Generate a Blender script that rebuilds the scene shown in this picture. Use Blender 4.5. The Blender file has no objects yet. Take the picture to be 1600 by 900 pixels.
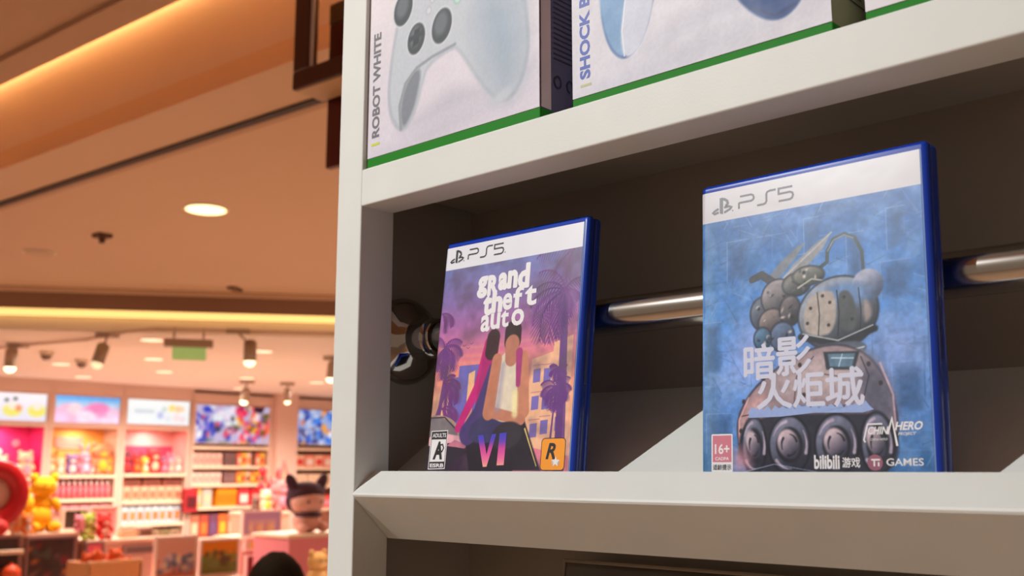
import bpy, bmesh, math, random
import numpy as np
from mathutils import Vector, Matrix, Euler, noise as mnoise
R = math.radians
random.seed(7)
SC = bpy.context.scene
COL = SC.collection

# ------------------------------------------------------------------ camera
EZ = 1.75                                  # eye height above the floor
YAW, PITCH, FPX = R(-42.3), R(9.93), 1615.0
cam = bpy.data.cameras.new('camera')
cam.sensor_width = 36; cam.lens = 36*FPX/1600; cam.clip_start = .02; cam.clip_end = 200
cam.dof.use_dof = True; cam.dof.focus_distance = .66; cam.dof.aperture_fstop = 11.5
camo = bpy.data.objects.new('camera', cam); COL.objects.link(camo)
camo.location = (0, 0, EZ); camo.rotation_euler = (R(90)+PITCH, 0, -YAW)
SC.camera = camo
SC.view_settings.view_transform = 'Standard'; SC.view_settings.look = 'None'
SC.view_settings.exposure = 0.0; SC.view_settings.gamma = 1; SC.view_settings.use_curve_mapping = False
# ------------------------------------------------------------------ world and main lights
w = bpy.data.worlds.new('hall_light'); SC.world = w; w.use_nodes = True
w.node_tree.nodes['Background'].inputs[0].default_value = (1.0, .74, .55, 1)
w.node_tree.nodes['Background'].inputs[1].default_value = .25

def lamp(name, kind, loc, power, color=(1, 1, 1), size=.05, target=None, angle=60, blend=.3):
    l = bpy.data.lights.new(name, kind); l.energy = power; l.color = color
    if kind == 'AREA': l.shape = 'DISK'; l.size = size
    else: l.shadow_soft_size = size
    if kind == 'SPOT': l.spot_size = R(angle); l.spot_blend = blend
    o = bpy.data.objects.new(name, l); COL.objects.link(o); o.location = loc
    if target is not None:
        o.rotation_euler = (Vector(target)-Vector(loc)).to_track_quat('-Z', 'Y').to_euler()
    return o

KEY_T = Vector((-.34, .5, EZ+.02))
KEY_D = Vector((-.56, -1.0, .76)).normalized()
lamp('key_spot', 'SPOT', KEY_T+KEY_D*2.7, 262, (.97, .99, .98), .02, KEY_T, 40, .6)
for i, (x, y, p) in enumerate([(-9.9, 4.6, 150), (-10.4, 7.4, 150), (-12.0, 6.0, 130), (-12.0, 9.0, 130), (-11.2, 10.6, 90), (-9.0, 9.0, 90), (-12.4, 7.4, 110)]):
    lamp('store_light', 'SPOT', (x, y, EZ+1.12), p*1.5, (1, .89, .77), .08, (x, y, 0), 165, .6)
for x, y, p in [(-3.4, 3.4, 260), (-6.0, 3.9, 260), (-4.8, 5.6, 200), (-.9, -1.6, 150), (-2.6, .6, 110)]:
    lamp('hall_bounce_fill', 'SPOT', (x, y, EZ+1.5), p*1.14, (1, .77, .53), .08, (x, y, 0), 110, .6)   # added spots, bounced off the pale hall floor to brighten ceiling and rack

# ------------------------------------------------------------------ helpers
_r2 = np.array
def ray(px, py):
    d = camo.rotation_euler.to_matrix() @ Vector(((px-800)/FPX, -(py-450)/FPX, -1))
    return d
def on(ax, val, px, py):                      # point of the sight line through a photo pixel on the plane axis = val (eye-relative)
    d = ray(px, py); t = val/d[ax]; return Vector((d[0]*t, d[1]*t, d[2]*t+EZ))

def lin(c):
    c = np.asarray(c, float)
    return np.where(c <= .04045, c/12.92, ((c+.055)/1.055)**2.4)
def s255(*c): return tuple(float(v) for v in lin(np.array(c)/255.))

_mats = {}
def mat(name, col, rough=.5, metal=0, var=.06, scale=20, bump=0, emit=0, spec=.5, coat=0, trans=0, bscale=None):
    if name in _mats: return _mats[name]
    m = bpy.data.materials.new(name); m.use_nodes = True; nt = m.node_tree; b = nt.nodes['Principled BSDF']
    c = s255(*col)
    tc = nt.nodes.new('ShaderNodeTexCoord'); nz = nt.nodes.new('ShaderNodeTexNoise'); nz.inputs['Scale'].default_value = scale; nz.inputs['Detail'].default_value = 4
    nt.links.new(tc.outputs['Object'], nz.inputs['Vector'])
    rmp = nt.nodes.new('ShaderNodeMix'); rmp.data_type = 'RGBA'
    rmp.inputs[6].default_value = tuple(v*(1-var) for v in c)+(1,); rmp.inputs[7].default_value = tuple(min(1, v*(1+var)) for v in c)+(1,)
    nt.links.new(nz.outputs['Fac'], rmp.inputs[0]); nt.links.new(rmp.outputs[2], b.inputs['Base Color'])
    b.inputs['Roughness'].default_value = rough; b.inputs['Metallic'].default_value = metal
    b.inputs['Specular IOR Level'].default_value = spec
    b.inputs['Coat Weight'].default_value = coat; b.inputs['Coat Roughness'].default_value = .08
    b.inputs['Transmission Weight'].default_value = trans
    if emit:
        nt.links.new(rmp.outputs[2], b.inputs['Emission Color']); b.inputs['Emission Strength'].default_value = emit
    if bump:
        n2 = nt.nodes.new('ShaderNodeTexNoise'); n2.inputs['Scale'].default_value = bscale or scale*6; nt.links.new(tc.outputs['Object'], n2.inputs['Vector'])
        bp = nt.nodes.new('ShaderNodeBump'); bp.inputs['Strength'].default_value = bump; bp.inputs['Distance'].default_value = .002
        nt.links.new(n2.outputs['Fac'], bp.inputs['Height']); nt.links.new(bp.outputs['Normal'], b.inputs['Normal'])
    _mats[name] = m; return m

def paint_mat(name, rough=.35, coat=0., emit=0, bump=0, bscale=60, spec=.5):      # printed colours stored on the mesh
    if name in _mats: return _mats[name]
    m = bpy.data.materials.new(name); m.use_nodes = True; nt = m.node_tree; b = nt.nodes['Principled BSDF']
    a = nt.nodes.new('ShaderNodeAttribute'); a.attribute_name = 'print'
    nt.links.new(a.outputs['Color'], b.inputs['Base Color'])
    tc = nt.nodes.new('ShaderNodeTexCoord'); nz = nt.nodes.new('ShaderNodeTexNoise'); nz.inputs['Scale'].default_value = bscale
    nt.links.new(tc.outputs['Object'], nz.inputs['Vector'])
    mr = nt.nodes.new('ShaderNodeMapRange'); mr.inputs[3].default_value = rough*.75; mr.inputs[4].default_value = rough*1.25
    nt.links.new(nz.outputs['Fac'], mr.inputs[0]); nt.links.new(mr.outputs[0], b.inputs['Roughness'])
    b.inputs['Coat Weight'].default_value = coat; b.inputs['Coat Roughness'].default_value = .12; b.inputs['Specular IOR Level'].default_value = spec
    if emit:
        nt.links.new(a.outputs['Color'], b.inputs['Emission Color']); b.inputs['Emission Strength'].default_value = emit
        mx = nt.nodes.new('ShaderNodeMix'); mx.data_type = 'RGBA'; mx.inputs[0].default_value = .85; mx.inputs[7].default_value = (0, 0, 0, 1)
        nt.links.new(a.outputs['Color'], mx.inputs[6]); nt.links.new(mx.outputs[2], b.inputs['Base Color'])
    if bump:
        bp = nt.nodes.new('ShaderNodeBump'); bp.inputs['Strength'].default_value = bump; bp.inputs['Distance'].default_value = .001
        nt.links.new(nz.outputs['Fac'], bp.inputs['Height']); nt.links.new(bp.outputs['Normal'], b.inputs['Normal'])
        if coat: nt.links.new(bp.outputs['Normal'], b.inputs['Coat Normal'])
    _mats[name] = m; return m

def obj(name, bm, ms, parent=None, loc=None, rot=None, smooth=False):
    me = bpy.data.meshes.new(name); bm.normal_update(); bm.to_mesh(me); bm.free()
    for m in (ms if isinstance(ms, (list, tuple)) else [ms]): me.materials.append(m)
    if smooth:
        for p in me.polygons: p.use_smooth = True
    o = bpy.data.objects.new(name, me); COL.objects.link(o)
    if parent: o.parent = parent
    if loc is not None: o.location = loc
    if rot is not None: o.rotation_euler = rot
    return o
def thing(name, label, cat, loc=(0, 0, 0), rot=(0, 0, 0), group=None):
    o = bpy.data.objects.new(name, None); COL.objects.link(o); o.empty_display_size = .05
    o.location = loc; o.rotation_euler = rot; return tag(o, label, cat, group)
def tag(o, label, cat, group=None):
    o['label'] = label; o['category'] = cat
    if group: o['group'] = group
    return o
def struct(o): o['kind'] = 'structure'; return o

def box(bm, lo, hi, bev=0, seg=2, mi=0, rot=None, piv=None):
    lo, hi = Vector(lo), Vector(hi); c = (lo+hi)/2; s = hi-lo
    g = bmesh.ops.create_cube(bm, size=1); vs = g['verts']
    for v in vs: v.co = Vector((v.co.x*s.x, v.co.y*s.y, v.co.z*s.z))+c
    fs = set(f for v in vs for f in v.link_faces)
    if bev:
        r = bmesh.ops.bevel(bm, geom=list({e for f in fs for e in f.edges}), offset=bev, segments=seg, profile=.5, affect='EDGES', clamp_overlap=True)
        fs = set(r['faces']) | {f for f in fs if f.is_valid}
        vs = list({v for f in fs for v in f.verts})
    for f in fs: f.material_index = mi
    if rot is not None:
        M = Euler(rot).to_matrix(); p = Vector(piv) if piv is not None else c
        for v in vs: v.co = M @ (v.co-p)+p
    return vs
def BM(): return bmesh.new()
def ball(bm, c, r, sc=(1, 1, 1), mi=0, seg=16, rot=None):
    g = bmesh.ops.create_uvsphere(bm, u_segments=seg, v_segments=max(6, seg*2//3), radius=r)
    M = Euler(rot).to_matrix() if rot else Matrix.Identity(3)
    for v in g['verts']: v.co = M @ Vector((v.co.x*sc[0], v.co.y*sc[1], v.co.z*sc[2]))+Vector(c)
    for f in {f for v in g['verts'] for f in v.link_faces}: f.material_index = mi; f.smooth = True
def cyl(bm, a, b, r, r2=None, seg=24, mi=0, cap=True):
    a, b = Vector(a), Vector(b); d = b-a
    g = bmesh.ops.create_cone(bm, cap_ends=cap, segments=seg, radius1=r, radius2=r if r2 is None else r2, depth=d.length)
    q = d.to_track_quat('Z', 'Y').to_matrix()
    for v in g['verts']: v.co = q @ v.co+(a+b)/2
    for f in {f for v in g['verts'] for f in v.link_faces}:
        f.material_index = mi; f.smooth = len(f.verts) == 4
def lathe(bm, prof, axis_origin, seg=48, mi=0):            # profile (x along +X, r) turned about the X axis
    o = Vector(axis_origin); rings = []
    for x, r in prof:
        rings.append([bm.verts.new(o+Vector((x, r*math.cos(2*math.pi*k/seg), r*math.sin(2*math.pi*k/seg)))) for k in range(seg)] if r > 1e-6 else [bm.verts.new(o+Vector((x, 0, 0)))])
    for a, b in zip(rings, rings[1:]):
        for k in range(seg):
            k2 = (k+1) % seg
            if len(a) == 1 and len(b) == 1: continue
            f = bm.faces.new([a[0], b[k2], b[k]] if len(a) == 1 else [a[k], a[k2], b[0]] if len(b) == 1 else [a[k], a[k2], b[k2], b[k]])
            f.smooth = True; f.material_index = mi
def prism(bm, pts, axis, lo, hi, mi=0):                    # polygon in the other two axes, extruded along axis
    def P(p, t):
        return {'x': (t, p[0], p[1]), 'y': (p[0], t, p[1]), 'z': (p[0], p[1], t)}[axis]
    A = [bm.verts.new(P(p, lo)) for p in pts]; B = [bm.verts.new(P(p, hi)) for p in pts]
    fs = [bm.faces.new(A), bm.faces.new(B[::-1])]
    n = len(pts)
    for i in range(n): fs.append(bm.faces.new([A[i], B[i], B[(i+1) % n], A[(i+1) % n]]))
    for f in fs: f.material_index = mi
    bmesh.ops.recalc_face_normals(bm, faces=fs)

# ------------------------------------------------------------------ printed pictures (coloured vertex grids)
class Canvas:
    def __init__(s, x0, y0, x1, y1, res):
        s.b = (x0, y0, x1, y1); s.nx = int(round((x1-x0)/res))+1; s.ny = int(round((y1-y0)/res))+1
        s.X, s.Y = np.meshgrid(np.linspace(x0, x1, s.nx), np.linspace(y0, y1, s.ny)); s.res = res
        s.c = np.ones((s.ny, s.nx, 3))*.5; s.rg = np.random.RandomState(3)
    def over(s, a, col):
        a = np.clip(a, 0, 1)[..., None]; s.c = s.c*(1-a)+a*(np.array(col)/255. if not isinstance(col, np.ndarray) else col)
    def vgrad(s, stops):
        ys = [p[0] for p in stops]; cs = np.array([p[1] for p in stops])/255.
        for k in range(3): s.c[..., k] = np.interp(s.Y, ys, cs[:, k])
    def sd_ell(s, cx, cy, rx, ry, rot=0):
        c, n = math.cos(R(rot)), math.sin(R(rot)); dx, dy = s.X-cx, s.Y-cy
        u, v = (dx*c+dy*n)/rx, (-dx*n+dy*c)/ry
        return (np.sqrt(u*u+v*v)-1)*min(rx, ry)
    def ell(s, cx, cy, rx, ry, col, rot=0, soft=0, a=1):
        d = s.sd_ell(cx, cy, rx, ry, rot); s.over(a*(.5-d/(s.res+soft)), col)
    def ball(s, cx, cy, rx, ry, dark, light, rot=0, soft=0):    # drawn roundness inside the printed picture
        d = s.sd_ell(cx, cy, rx, ry, rot); t = np.clip(.5+.6*((s.Y-cy)/ry-(s.X-cx)/rx*.6), 0, 1)[..., None]
        col = np.array(dark)/255.*(1-t)+np.array(light)/255.*t
        a = np.clip(.5-d/(s.res+soft), 0, 1)[..., None]; s.c = s.c*(1-a)+col*a
    def sd_poly(s, pts):
        ins = np.zeros(s.X.shape, bool); d = np.full(s.X.shape, 1e9); n = len(pts)
        for i in range(n):
            (ax, ay), (bx, by) = pts[i], pts[(i+1) % n]
            ex, ey = bx-ax, by-ay; t = np.clip(((s.X-ax)*ex+(s.Y-ay)*ey)/(ex*ex+ey*ey+1e-12), 0, 1)
            d = np.minimum(d, np.hypot(s.X-ax-t*ex, s.Y-ay-t*ey))
            if ay != by:
                cr = ((ay > s.Y) != (by > s.Y)) & (s.X < (bx-ax)*(s.Y-ay)/(by-ay)+ax); ins ^= cr
        return np.where(ins, -d, d)
    def spoly(s, pts, col, soft=0, a=1):        # rounded outline
        for _ in range(3):
            q = []
            for i in range(len(pts)):
                (ax, ay), (bx, by) = pts[i], pts[(i+1) % len(pts)]
                q += [(ax*.75+bx*.25, ay*.75+by*.25), (ax*.25+bx*.75, ay*.25+by*.75)]
            pts = q
        s.poly(pts, col, soft, a)
    def poly(s, pts, col, soft=0, a=1):
        s.over(a*(.5-s.sd_poly(pts)/(s.res+soft)), col)
    def line(s, pts, w, col, w2=None, soft=0, a=1):
        w2 = w if w2 is None else w2; m = np.zeros(s.X.shape); n = len(pts)-1
        for i in range(n):
            (ax, ay), (bx, by) = pts[i], pts[i+1]; ex, ey = bx-ax, by-ay
            xa, xb = min(ax, bx)-w-soft-1, max(ax, bx)+w+soft+1; ya, yb = min(ay, by)-w-soft-1, max(ay, by)+w+soft+1
            i0, i1 = np.searchsorted(s.Y[:, 0], [ya, yb]); j0, j1 = np.searchsorted(s.X[0], [xa, xb])
            if i1 <= i0 or j1 <= j0: continue
            X, Y = s.X[i0:i1, j0:j1], s.Y[i0:i1, j0:j1]
            t = np.clip(((X-ax)*ex+(Y-ay)*ey)/(ex*ex+ey*ey+1e-12), 0, 1)
            g = (i+t)/n; ww = (w*(1-g)+w2*g)/2
            m[i0:i1, j0:j1] = np.maximum(m[i0:i1, j0:j1], np.clip(.5-(np.hypot(X-ax-t*ex, Y-ay-t*ey)-ww)/(s.res+soft), 0, 1))
        s.over(m*a, col)
    def noise(s, size, amt, col=None, seed=0):
        rg = np.random.RandomState(seed); x0, y0, x1, y1 = s.b
        tot = np.zeros(s.X.shape); amp = 1
        for o in range(3):
            sz = size/2**o; gx, gy = int((x1-x0)/sz)+3, int((y1-y0)/sz)+3; g = rg.rand(gy, gx)
            u, v = (s.X-x0)/sz, (s.Y-y0)/sz; i, j = v.astype(int), u.astype(int); fu, fv = u-j, v-i
            fu, fv = fu*fu*(3-2*fu), fv*fv*(3-2*fv)
            tot += amp*((g[i, j]*(1-fu)+g[i, j+1]*fu)*(1-fv)+(g[i+1, j]*(1-fu)+g[i+1, j+1]*fu)*fv-.5); amp *= .5
        if col is None: s.c = np.clip(s.c*(1+amt*tot[..., None]), 0, 1)
        else: s.over(amt*np.clip(tot*2, 0, 1), col)
        return tot
    def frond(s, x, y, ang, L, col, droop=1., w=1.2, leaf=.3, a=1):
        pts = []; px, py, an = x, y, R(ang); n = 12
        for k in range(n+1):
            pts.append((px, py)); px += L/n*math.cos(an); py += L/n*math.sin(an)
            an += (-1 if math.cos(an) >= 0 else 1)*droop*.13
        s.line(pts, w, col, w*.3, a=a)
        for k in range(1, n+1):
            p = pts[k]; q = pts[k-1]; dx, dy = p[0]-q[0], p[1]-q[1]; l = math.hypot(dx, dy)+1e-9; dx, dy = dx/l, dy/l
            ll = L*leaf*math.sin(math.pi*(.15+.8*k/n))
            for sg in (1, -1):
                e = (p[0]+ll*(dx*.5-sg*dy*.5), p[1]+ll*(dy*.5+sg*dx*.5)-ll*.55)
                s.line([p, e], w*.95, col, .2, a=a)
    def mesh(s, name, M, to3, parent=None):
        v = to3(s.X.ravel(), s.Y.ravel()); me = bpy.data.meshes.new(name); n = s.nx*s.ny
        me.vertices.add(n); me.vertices.foreach_set('co', np.asarray(v, np.float32).ravel())
        i = (np.arange(s.ny-1)[:, None]*s.nx+np.arange(s.nx-1)[None]).ravel(); q = np.stack([i, i+1, i+s.nx+1, i+s.nx], 1)
        me.loops.add(q.size); me.loops.foreach_set('vertex_index', q.ravel().astype(np.int32))
        me.polygons.add(len(q)); me.polygons.foreach_set('loop_start', (np.arange(len(q))*4).astype(np.int32))
        at = me.color_attributes.new('print', 'FLOAT_COLOR', 'POINT')
        at.data.foreach_set('color', np.concatenate([lin(np.clip(s.c, 0, 1)).reshape(-1, 3), np.ones((n, 1))], 1).astype(np.float32).ravel())
        me.update(calc_edges=True); me.validate(); me.materials.append(M)
        o = bpy.data.objects.new(name, me); COL.objects.link(o); o.parent = parent
        return o

# flat lettering built in mm on a face: to3(x_mm, y_mm, lift) -> 3D
def ribbon(bm, pts, w, to3, lift, mi=0, closed=False):
    n = len(pts); P = [Vector(p) for p in pts]; L = []
    for i in range(n):
        a = P[i-1] if (i or closed) else None; b = P[(i+1) % n] if (i < n-1 or closed) else None
        d1 = (P[i]-a).normalized() if a is not None else (b-P[i]).normalized(); d2 = (b-P[i]).normalized() if b is not None else d1
        t = (d1+d2); t = t.normalized() if t.length > 1e-4 else d1; nn = Vector((-t.y, t.x)); k = w/2/max(.4, nn.dot(Vector((-d1.y, d1.x))))
        L.append((P[i]+nn*k, P[i]-nn*k))
    V = [(bm.verts.new(to3(a.x, a.y, lift)), bm.verts.new(to3(b.x, b.y, lift))) for a, b in L]
    for i in range(n if closed else n-1):
        j = (i+1) % n
        f = bm.faces.new([V[i][0], V[i][1], V[j][1], V[j][0]]); f.material_index = mi
def flat(bm, pts, to3, lift, mi=0):
    f = bm.faces.new([bm.verts.new(to3(x, y, lift)) for x, y in pts]); f.material_index = mi
    bmesh.ops.triangulate(bm, faces=[f])
def rrect(x0, y0, x1, y1, r, n=5):
    out = []
    for cx, cy, a0 in ((x1-r, y1-r, 0), (x0+r, y1-r, 90), (x0+r, y0+r, 180), (x1-r, y0+r, 270)):
        for k in range(n+1): a = R(a0+90*k/n); out.append((cx+r*math.cos(a), cy+r*math.sin(a)))
    return out
def text(bm, s, x, y, w, h, to3, lift, mi=0, bold=0., shear=0, rot=0, xf=None, fat=0):   # fits s into the w x h box whose lower left is x, y
    c = bpy.data.curves.new('lettering', 'FONT'); c.body = s; c.size = 1; c.resolution_u = 3; c.offset = bold; c.shear = shear
    o = bpy.data.objects.new('lettering', c); COL.objects.link(o)
    me = bpy.data.meshes.new_from_object(o.evaluated_get(bpy.context.evaluated_depsgraph_get()))
    xs = [v.co.x for v in me.vertices]; ys = [v.co.y for v in me.vertices]
    if xs:
        a, b, p, q = min(xs), max(xs), min(ys), max(ys); cs, sn = math.cos(R(rot)), math.sin(R(rot)); V = []; raw = []
        for v in me.vertices:
            u, t = (v.co.x-a)/(b-a)*w, (v.co.y-p)/(q-p)*h
            X, Y = x+u*cs-t*sn, y+u*sn+t*cs
            if xf: X, Y = xf(X, Y)
            raw.append((X, Y)); V.append(bm.verts.new(to3(X, Y, lift)))
        for f in me.polygons:
            try:
                g = bm.faces.new([V[i] for i in f.vertices]); g.material_index = mi
                if fat:
                    for q, (ex, ey) in enumerate(((fat, 0), (-fat, 0), (0, fat), (0, -fat))):
                        g = bm.faces.new([bm.verts.new(to3(raw[i][0]+ex, raw[i][1]+ey, lift+.004*(q+1))) for i in f.vertices]); g.material_index = mi
            except ValueError: pass
    bpy.data.objects.remove(o); bpy.data.curves.remove(c); bpy.data.meshes.remove(me)

# ------------------------------------------------------------------ the hall shell
M_ceil = mat('hall_ceiling_paint', (214, 176, 146), .8, var=.02, scale=1.5)
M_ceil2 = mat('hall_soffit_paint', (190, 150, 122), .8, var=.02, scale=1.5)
M_store = mat('store_ceiling_paint', (242, 222, 206), .8, var=.02, scale=1)
M_dark = mat('dark_slot', (40, 22, 16), .6)
M_floor = mat('pale_stone_floor', (208, 190, 178), .3, scale=2)
M_fascia = mat('brown_fascia', (150, 112, 92), .6, scale=2)

def slab(name, pts, z0, z1, m):
    bm = BM(); prism(bm, [(p[0], p[1]) for p in pts], 'z', z0, z1); return struct(obj(name, bm, m))
bm = BM(); box(bm, (-16, -6, -.1), (6, 14, 0)); struct(obj('floor', bm, M_floor))
zc = EZ+1.55
E1 = Vector((-.998, -.066, 0)); 
def ext(p, d, a, b): return (p+d*a, p+d*b)
pB = on(2, 1.55, 0, 265); pC = on(2, 1.55, 0, 134); pD = on(2, 1.55, 0, 97); pS = on(2, 1.55, 0, 315)
F0, F1 = on(2, 1.55, 0, 448), on(2, 1.55, 523, 464); dF = (F1-F0).normalized(); dF.z = 0
B0, B1 = ext(pB, E1, 5, -9); G0, G1 = F0-dF*5, F0+dF*14
slab('ceiling', [B0, B1, (B1.x, G1.y), G1, G0], zc, zc+.1, M_ceil)
C0, C1 = ext(pC, E1, 5, -9); D0, D1 = ext(pD, E1, 5, -9)
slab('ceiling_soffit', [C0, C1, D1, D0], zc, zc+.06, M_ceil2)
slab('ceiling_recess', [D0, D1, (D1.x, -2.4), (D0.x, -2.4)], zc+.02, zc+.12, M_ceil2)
up = Vector((0, 0, 1)); nB = Vector((-E1.y, E1.x, 0));
if nB.y < 0: nB = -nB
def vwall(name, a, b, z0, z1, th, m):
    d = (b-a).normalized(); n = Vector((-d.y, d.x, 0))*th
    return slab(name, [a, b, b+n, a+n], z0, z1, m)
vwall('wall_cove', B0, B1, zc+.1, zc+.62, -.08 if (Vector((-(B1-B0).y, (B1-B0).x, 0)).y < 0) else .08, mat('cove_paint', (214, 190, 178), .8, var=.02, scale=1))
slab('ceiling_cove', [B0+nB*.1, B1+nB*.1, D1-nB*.1, D0-nB*.1], zc+.62, zc+.68, M_ceil)
vwall('trim_1', D0, D1, zc+.125, zc+.62, .02, M_ceil2)
# cove lamp: a warm LED tube lying on the lip
rC = ray(0, 134); tt = ((pB.xy.dot(nB.xy))/(Vector((rC.x, rC.y)).dot(nB.xy))); zW = EZ+rC.z*tt
bm = BM(); a, b = B0-nB*.05, B1-nB*.05; a.z = b.z = zW+.045
cyl(bm, a, b, .012)
tag(obj('cove_led_strip', bm, mat('cove_led', (255, 198, 122), emit=24)), 'warm LED strip running inside the ceiling cove', 'ceiling light')
# dark slot in the ceiling
S0, S1 = ext(pS, E1, 5, -9)
slab('trim_2', [S0, S1, S1+nB*.045, S0+nB*.045], zc-.012, zc+.02, M_dark)
slab('trim_3', [S0+nB*.045, S1+nB*.045, S1+nB*.10, S0+nB*.10], zc-.006, zc+.02, M_ceil2)
# shop front fascia with its light line
nF = Vector((-dF.y, dF.x, 0)); nF = nF if nF.x < 0 else -nF
def fslab(name, o0, o1, z0, z1, m): return slab(name, [G0+nF*o0, G1+nF*o0, G1+nF*o1, G0+nF*o1], EZ+z0, EZ+z1, m)
fslab('trim_4', -.10, .0, 1.515, 1.56, M_ceil)
fslab('wall_fascia', .0, .12, 1.37, 1.6, M_fascia)
bm = BM(); prism(bm, [(p.x, p.y) for p in (G0+nF*.0, G1+nF*.0, G1+nF*.06, G0+nF*.06)], 'z', EZ+1.315, EZ+1.37)
tag(obj('fascia_light_line', bm, mat('fascia_led', (255, 214, 130), emit=1.15, var=.02)), 'long yellow light line along the shop front fascia', 'ceiling light')
fslab('wall_header', .10, .12, 1.19, 1.315, M_store)
SW = -14.0
slab('ceiling_store', [G0+nF*.06, G1+nF*.06, (-14.6, G1.y), (-14.6, G0.y-1)], EZ+1.19, EZ+1.29, M_store)
bm = BM(); box(bm, (-14.75, -1, 0), (-14.6, 16, EZ+1.3)); struct(obj('wall_store', bm, mat('store_wall', (225, 185, 170), .7)))
bm = BM(); box(bm, (-14.6, 15, 0), (-4, 15.1, EZ+1.3)); struct(obj('wall_end', bm, mat('store_wall', (225, 185, 170), .7)))

# ceiling fittings
def ceil_disc(name, px, py, z, r, m, label, cat, th=.012, ring=None, group=None):
    p = on(2, z, px, py); t = thing(name, label, cat, (p.x, p.y, EZ+z), group=group)
    bm = BM(); cyl(bm, (0, 0, -th), (0, 0, 0), r, seg=32); obj('lens', bm, m, t)
    if ring:
        bm = BM(); cyl(bm, (0, 0, -th*.6), (0, 0, 0), r*1.14, seg=32); obj('ring', bm, ring, t)
    return t
M_ring = mat('ring_paint', (235, 215, 190), .5)
M_lens = mat('downlight_glow', (255, 232, 170), emit=2.4, var=.01)
M_lens2 = mat('small_downlight_glow', (255, 225, 190), emit=1.15, var=.01)
ceil_disc('ceiling_downlight', 322, 326, 1.55, .118, M_lens, 'round glowing downlight in the brown hall ceiling', 'ceiling light', ring=M_ring)
ceil_disc('ceiling_speaker', 62, 394, 1.55, .10, mat('speaker_grille', (200, 165, 138), .7), 'unlit round disc in the hall ceiling at the far left', 'ceiling speaker', ring=M_ring)
p = on(2, 1.55, 160, 366); t = thing('sprinkler_head', 'small dark square fitting on the hall ceiling', 'ceiling fitting', (p.x, p.y, zc))
bm = BM(); box(bm, (-.05, -.05, -.025), (.05, .05, 0), .004); obj('plate', bm, mat('dark_fitting', (88, 52, 34), .6), t)
bm = BM(); cyl(bm, (0, 0, -.06), (0, 0, -.02), .02); obj('nozzle', bm, mat('dark_fitting', (88, 52, 34), .6), t)
p = on(2, 1.55, 367, 450); t = thing('ceiling_vent', 'small dark slot vent near the edge of the hall ceiling', 'vent', (p.x, p.y, zc), (0, 0, R(35)))
bm = BM(); box(bm, (-.04, -.09, -.02), (.04, .09, 0), .004); obj('frame', bm, mat('dark_fitting', (88, 52, 34), .6), t)
bm = BM()
for k in range(4): box(bm, (-.03+.016*k, -.08, -.026), (-.024+.016*k, .08, -.018))
obj('slat', bm, M_ceil2, t)
for px, py, g in [(237, 530, 0), (240, 560, 0), (410, 548, 0), (95, 568, 0), (130, 588, 0), (257, 580, 0), (386, 590, 0), (376, 606, 0), (495, 597, 0), (273, 612, 0)]:
    ceil_disc('store_downlight', px, py, 1.19, .10, M_lens2, 'small recessed downlight glowing in the shop ceiling behind the light line', 'ceiling light', ring=M_ring, group='small downlights in the shop ceiling')
p = on(2, 1.19, 204, 548)
for px, py, lb in [(73, 549, 'small domed camera on the shop ceiling beside the leftmost spotlight'), (128, 562, 'small domed camera on the shop ceiling left of the tilted spotlight')]:
    p = on(2, 1.19, px, py); t = thing('dome_camera', lb, 'camera', (p.x, p.y, EZ+1.19))
    bm = BM(); cyl(bm, (0, 0, -.04), (0, 0, 0), .07); obj('base', bm, M_ring, t)
    bm = BM(); ball(bm, (0, 0, -.04), .055); obj('dome', bm, mat('smoked_dome', (120, 92, 80), .2), t)

# lighting tracks and spotlights
M_trk = mat('track_paint', (216, 182, 160), .5); M_head = mat('spot_head_paint', (176, 150, 130), .5)
def track(pts, label):
    P = [on(2, 1.165, *q) for q in pts]; bm = BM()
    for a, b in zip(P, P[1:]): cyl(bm, a, b, .013, seg=8)
    tag(obj('lighting_track', bm, M_trk), label, 'track')
track([(-40, 547), (60, 537), (140, 530), (200, 518), (240, 514)], 'curved lighting track running left under the shop ceiling')
track([(240, 514), (380, 518), (540, 522)], 'straight lighting track running right towards the shelf rack')
def spot(px, py, hx, hy, lx, ly, label, on_=2.2, r=.05):
    a = on(2, 1.163, px, py); dist = a.length
    def at(x, y):   # point hanging under the track at the track's own distance
        return on(0, a.x, x, y)
    h, l = at(hx, hy), at(lx, ly)
    t = thing('track_spotlight', label, 'spotlight', a)
    bm = BM(); d = Vector((dF.x, dF.y, 0))*.11
    box(bm, (-.1, -.02, -.02), (.1, .02, .02), .004, rot=(0, 0, math.atan2(d.y, d.x)), piv=(0, 0, 0)); obj('adapter', bm, M_head, t)
    bm = BM(); cyl(bm, (0, 0, -.01), h-a, .01, seg=8); obj('stem', bm, M_head, t)
    ax = (l-h).normalized(); L = .17
    bm = BM(); cyl(bm, h-a-ax*.03, h-a+ax*L*.8, r, seg=20); cyl(bm, h-a-ax*.05, h-a-ax*.03, r*.6, r, seg=20); hd = obj('head', bm, M_head, t)
    bm = BM(); ball(bm, h-a+ax*L*.82, r*.92, (1, 1, .9)); obj('lens', bm, mat('spot_lens_glow%g' % on_, (255, 236, 190), emit=on_, var=.01), hd)
spot(28, 540, 18, 552, 15, 578, 'leftmost glowing track spotlight pointing straight down', 3.2, .055)
spot(168, 524, 160, 545, 151, 571, 'tilted track spotlight near the middle of the tracks, hardly glowing', .9, .055)
spot(372, 517.8, 391, 540, 390, 568, 'upright cylinder track spotlight nearest the shelf rack, glowing', 2.4, .055)
spot(520, 560, 519, 572, 517, 590, 'bright track spotlight just showing beside the white upright', 3.2, .05)
spot(449, 600, 449, 612, 449, 626, 'small far spotlight glowing in front of the square column', 3., .045)
spot(386, 597, 384, 612, 378, 645, 'far spotlight glowing in front of the colourful wide poster', 3.2, .055)
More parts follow.
